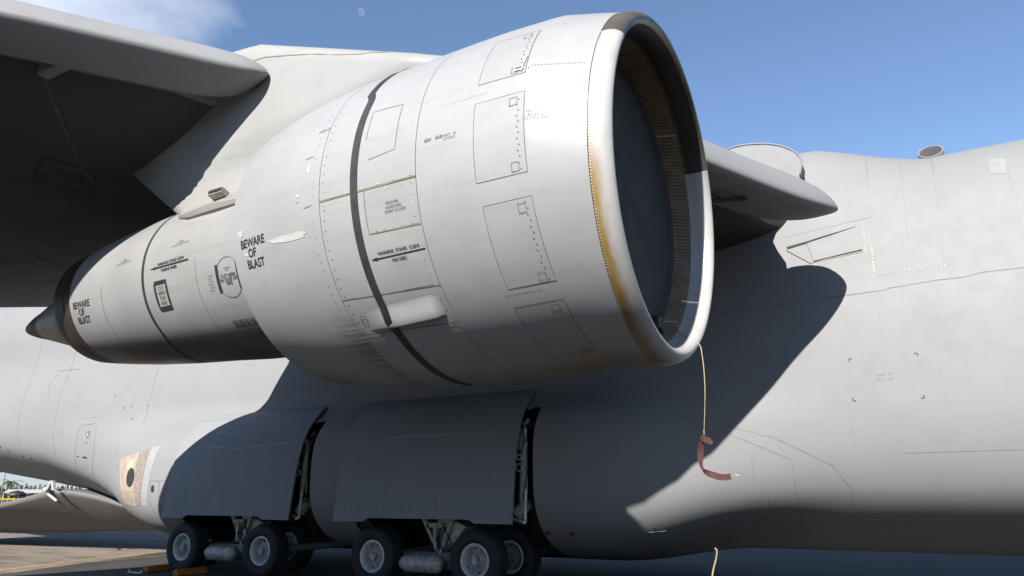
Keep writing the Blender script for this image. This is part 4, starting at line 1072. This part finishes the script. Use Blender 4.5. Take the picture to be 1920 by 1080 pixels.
cloth('ribbon_tail', [(.19, .03, -.372), (.225, .03, -.360), (.265, .03, -.366)], [.016, .022, .010], [.2, .9, .4], M_faint)
# second cord, rising from the apron
P = spline([(-1.72, 6.2, .0), (-1.745, 6.2, .5), (-1.72, 6.2, .95), (-1.665, 6.2, 1.26), (-1.625, 6.2, 1.39), (-1.612, 6.2, 1.455), (-1.628, 6.2, 1.475)], 6)
tube('tether_cord', P, .007, M_cord, seg=8, label='thin yellow cord standing up from the apron below the red streamer', category='cord')
# wheel chocks
def chock(loc, rot, lab):
    t = empty('wheel_chock', loc, label=lab, category='wheel chock', group='orange wheel chocks'); t.rotation_euler = (0, 0, rot)
    bm = bmesh.new(); hw = .11
    pr_ = [(-hw, 0), (hw, 0), (hw * .75, .10), (.03, .15), (-.03, .15), (-hw * .75, .10)]
    vs0 = [bm.verts.new((x, -.42, z)) for x, z in pr_]; vs1 = [bm.verts.new((x, .42, z)) for x, z in pr_]
    bm.faces.new(vs0); bm.faces.new(vs1[::-1])
    for i in range(6): bm.faces.new((vs0[i], vs1[i], vs1[(i + 1) % 6], vs0[(i + 1) % 6]))
    bm_obj('chock_body', bm, M_orange, t, bevel=.018)
    bm = bmesh.new()
    for k in range(8):
        t0, t1 = math.pi * k / 8, math.pi * (k + 1) / 8
        bm_cyl(bm, (0, -.43 - .05 * math.sin(t0), .09 + .05 * math.cos(t0)), (0, -.43 - .05 * math.sin(t1), .09 + .05 * math.cos(t1)), .008, .008, 6)
    bm_obj('rope_loop', bm, M_cord, t)
chock((-17.93, 13.0, .01), .06, 'orange wheel chock behind the rearmost outer main wheel')
chock((-16.42, 12.78, .01), -.05, 'orange wheel chock in front of the rearmost outer main wheel')
bm = bmesh.new(); bm_box(bm, (0, 0, .03), (.5, .10, .02)); bm_cyl(bm, (-.25, 0, .03), (-.25, 0, .10), .02, .02, 8); bm_cyl(bm, (.25, 0, .03), (.25, 0, .10), .02, .02, 8)
o = bm_obj('tow_bar', bm, M_rod); o.location = (-17.9, 12.3, 0); o['label'] = 'small steel bar lying on the ground beside the rear orange chock'; o['category'] = 'bar'

# ------------------------------------------------------------------ far background seen under the tail
def at(px, py, dist):
    d = c_f + c_r * ((px - 960) / 1356) - c_u * ((py - 540) / 1356); d.normalize()
    h = math.hypot(d.x, d.y); return Vector((d.x / h * dist, d.y / h * dist, 1.905 + d.z / h * dist))
def ground_at(px, dist): p = at(px, 924, dist); p.z = 0; return p
g0, g1, g2, g3 = ground_at(-60, 95), ground_at(140, 95), ground_at(200, 900), ground_at(-120, 900)
mesh_obj('grass_field', [tuple(p + Vector((0, 0, .006))) for p in (g0, g1, g2, g3)], [(0, 3, 2, 1)], plain('mown grass', (.10, .13, .025), .9, 0, .4, .3), smooth=False, kind='structure')
M_leaf = plain('far tree leaves', (.050, .060, .048), .8, 0, .4, .6); M_palm = plain('palm frond', (.045, .075, .022), .6, 0, .4, 1.5); M_bark = plain('palm bark', (.16, .125, .09), .9, 0, .3, 2)
rng = random.Random(9); V, F = [], []
for k in range(9000):
    q = rng.random(); p = ground_at(-40 + 190 * q, 330 + rng.uniform(-15, 15))
    top = 3.9 + 1.1 * math.sin(q * 31) * math.sin(q * 67 + 1) + 1.2 * math.sin(q * 140) + rng.uniform(-.3, .6)
    z = rng.random() ** .7 * max(1.2, top); c = p + Vector((0, 0, z)); s = rng.uniform(.25, .6)
    a = Vector((rng.gauss(0, 1), rng.gauss(0, 1), rng.gauss(0, 1))).normalized(); b = a.orthogonal().normalized(); i = len(V)
    V += [c + a * s, c + b * s, c - a * s, c - b * s]; F.append((i, i + 1, i + 2, i + 3))
mesh_obj('tree_line', V, F, M_leaf, smooth=False, kind='stuff', label='hazy low tree line along the far edge of the airfield', category='trees')
pb = ground_at(17, 175)
PT = empty('palm_tree', pb, label='palm tree standing alone beyond the tail of the aircraft', category='palm tree')
tube('trunk', [(0, 0, 0), (.15, .05, 1.6), (.1, 0, 3.2), (.2, 0, 4.5)], [.28, .2, .18, .2], M_bark, PT, seg=8)
V, F = [], []
for k in range(26):
    az = k * 2.4; dr = rng.uniform(-.5, 1.0); L = rng.uniform(1.7, 2.4); ca, sa = math.cos(az), math.sin(az)
    for j in range(9):
        t0 = j / 9
        for sg in (-1, 1):
            i = len(V); h = 4.5 + dr * L * t0 - 1.5 * L * t0 * t0 * .5
            b0 = Vector((.2 + ca * L * t0, sa * L * t0, h)); tip = b0 + Vector((ca * .25 - sa * sg * .45 * (1.1 - t0), sa * .25 + ca * sg * .45 * (1.1 - t0), -.22))
            V += [b0, b0 + Vector((ca * .17, sa * .17, 0)), tip]; F.append((i, i + 1, i + 2))
mesh_obj('frond', V, F, M_palm, PT, smooth=False, kind='stuff')
LP = empty('lamp_post', ground_at(3, 120), label='thin grey lamp post left of the palm tree', category='lamp post')
tube('post', [(0, 0, 0), (0, 0, 9.5)], [.09, .06], M_hub, LP, seg=8); bm = bmesh.new(); bm_box(bm, (.3, 0, 9.5), (.8, .2, .12)); bm_obj('lamp_head', bm, M_hub, LP, bevel=.02)
# white canopy tent and a market stall with people
tc = ground_at(52, 140); TT = empty('canopy_tent', tc, label='long white canopy tent beyond the ramp', category='tent')
V = [(-3.2, -1.6, 2.3), (3.2, -1.6, 2.3), (3.2, 1.6, 2.3), (-3.2, 1.6, 2.3), (-2.6, 0, 2.85), (2.6, 0, 2.85)]; rot = Matrix.Rotation(math.atan2(-tc.x, tc.y), 4, 'Z')
TT.rotation_euler = (0, 0, math.atan2(-tc.x, tc.y))
mesh_obj('tent_roof', V, [(0, 1, 5, 4), (1, 2, 5), (2, 3, 4, 5), (3, 0, 4), (0, 3, 2, 1)], M_white, TT, smooth=False)
for x in (-3.1, 0, 3.1):
    for y in (-1.5, 1.5): tube('tent_pole', [(x, y, 0), (x, y, 2.3)], .05, M_hub, TT, seg=6)
sc_ = ground_at(4, 62); ST = empty('market_stall', sc_, label='market stall with a yellow top and turquoise goods behind the ramp', category='stall'); ST.rotation_euler = (0, 0, math.atan2(-sc_.x, sc_.y))
bm = bmesh.new(); bm_box(bm, (0, 0, 1.68), (2.6, 1.4, .12)); bm_obj('stall_top', bm, plain('yellow tarpaulin', (.42, .26, .02), .6), ST)
bm = bmesh.new(); bm_box(bm, (.1, .1, .62), (2.3, 1.0, 1.24)); bm_obj('stall_counter', bm, plain('turquoise cloth', (.05, .27, .28), .7), ST)
for x in (-1.25, 1.25): tube('stall_post', [(x, -.6, 0), (x, -.6, 1.65)], .04, M_hub, ST, seg=6)
bc = ground_at(32, 60); BU = empty('parasol', bc, label='dark folded-edge parasol between the stall and the tent', category='parasol')
V, F = [], []
for r, z in ((0, 2.25), (.35, 2.17), (.62, 1.95), (.60, 1.90), (0, 2.1)):
    for k in range(16): V.append((r * math.cos(k * math.pi / 8), r * math.sin(k * math.pi / 8), z))
mesh_obj('parasol_canopy', V, grid_faces(5, 16, True), M_black, BU); tube('parasol_pole', [(0, 0, 0), (0, 0, 2.2)], .025, M_hub, BU, seg=6)
def person(loc, rot, shirt, trousers, h, label):
    t = empty('person', loc, label=label, category='person', group='people at the stall'); t.rotation_euler = (0, 0, rot); k = h / 1.75
    J = {'pel': (0, 0, .95, .15), 'che': (0, .0, 1.3, .16), 'nek': (0, .0, 1.5, .06), 'hed': (0, -.02, 1.63, .10), 'top': (0, 0, 1.73, .07),
         'sl': (-.2, 0, 1.43, .06), 'el': (-.26, .03, 1.15, .045), 'hl': (-.25, -.12, .93, .035), 'sr': (.2, 0, 1.43, .06), 'er': (.27, .02, 1.15, .045), 'hr': (.24, -.15, .95, .035),
         'tl': (-.1, 0, .86, .10), 'kl': (-.11, -.02, .48, .065), 'al': (-.11, .02, .07, .045), 'fl': (-.11, -.14, .03, .04), 'tr': (.1, 0, .86, .10), 'kr': (.11, -.04, .48, .065), 'ar': (.11, .0, .07, .045), 'fr': (.12, -.15, .03, .04)}
    Ed = [('pel', 'che'), ('che', 'nek'), ('nek', 'hed'), ('hed', 'top'), ('che', 'sl'), ('sl', 'el'), ('el', 'hl'), ('che', 'sr'), ('sr', 'er'), ('er', 'hr'), ('pel', 'tl'), ('tl', 'kl'), ('kl', 'al'), ('al', 'fl'), ('pel', 'tr'), ('tr', 'kr'), ('kr', 'ar'), ('ar', 'fr')]
    ks = list(J); me = bpy.data.meshes.new('body'); me.from_pydata([tuple(c * k for c in J[q][:3]) for q in ks], [(ks.index(a), ks.index(b)) for a, b in Ed], [])
    o = bpy.data.objects.new('body', me); COL.objects.link(o); o.parent = t
    o.modifiers.new('skin', 'SKIN'); sd = o.modifiers.new('sub', 'SUBSURF'); sd.levels = sd.render_levels = 1
    for i, q in enumerate(ks): v = me.skin_vertices[0].data[i]; v.radius = (J[q][3] * k, J[q][3] * k); v.use_root = (i == 0)
    M = Mat('clothes', .8); x, y, z = M.xyz('Object')
    col = M.mix(trousers, shirt, z.step(.93 * k, .95 * k)); col = M.mix(col, (.30, .17, .11), z.step(1.47 * k, 1.49 * k)); M.base(M.mix(col, (.02, .015, .012), z.step(1.68 * k, 1.70 * k))); me.materials.append(M.m)
person(ground_at(-1, 50), .9, (.30, .28, .27), (.03, .035, .06), 1.50, 'small person in a pale shirt at the far left edge')
person(ground_at(9, 52), -.4, (.36, .20, .18), (.05, .05, .055), 1.42, 'person in a pinkish shirt in front of the stall')
# the daytime moon
mm = at(678, 22, 9000); V, F = [], []
me = bpy.data.meshes.new('moon'); bm = bmesh.new(); bmesh.ops.create_uvsphere(bm, u_segments=32, v_segments=16, radius=52); bm.to_mesh(me); bm.free()
MM = bpy.data.materials.new('moon dust'); MM.use_nodes = True; nt = MM.node_tree; nt.nodes.clear()
mo, mx, tr, df = (nt.nodes.new(q) for q in ('ShaderNodeOutputMaterial', 'ShaderNodeAddShader', 'ShaderNodeBsdfTransparent', 'ShaderNodeBsdfDiffuse'))
nz_ = nt.nodes.new('ShaderNodeTexNoise'); nz_.inputs['Scale'].default_value = .05; rp_ = nt.nodes.new('ShaderNodeValToRGB'); rp_.color_ramp.elements[0].color = (.012, .012, .012, 1); rp_.color_ramp.elements[1].color = (.05, .047, .042, 1); rp_.color_ramp.elements[0].position = .35; rp_.color_ramp.elements[1].position = .65
tcn = nt.nodes.new('ShaderNodeTexCoord'); nt.links.new(tcn.outputs['Object'], nz_.inputs['Vector'])
nt.links.new(nz_.outputs['Fac'], rp_.inputs['Fac']); nt.links.new(rp_.outputs['Color'], df.inputs['Color']); nt.links.new(tr.outputs[0], mx.inputs[0]); nt.links.new(df.outputs[0], mx.inputs[1]); nt.links.new(mx.outputs[0], mo.inputs['Surface'])
me.materials.append(MM); me.polygons.foreach_set('use_smooth', [True] * len(me.polygons))
o = bpy.data.objects.new('moon', me); o.location = mm; COL.objects.link(o); o['label'] = 'pale daytime moon in the blue sky above the engine'; o['category'] = 'moon'
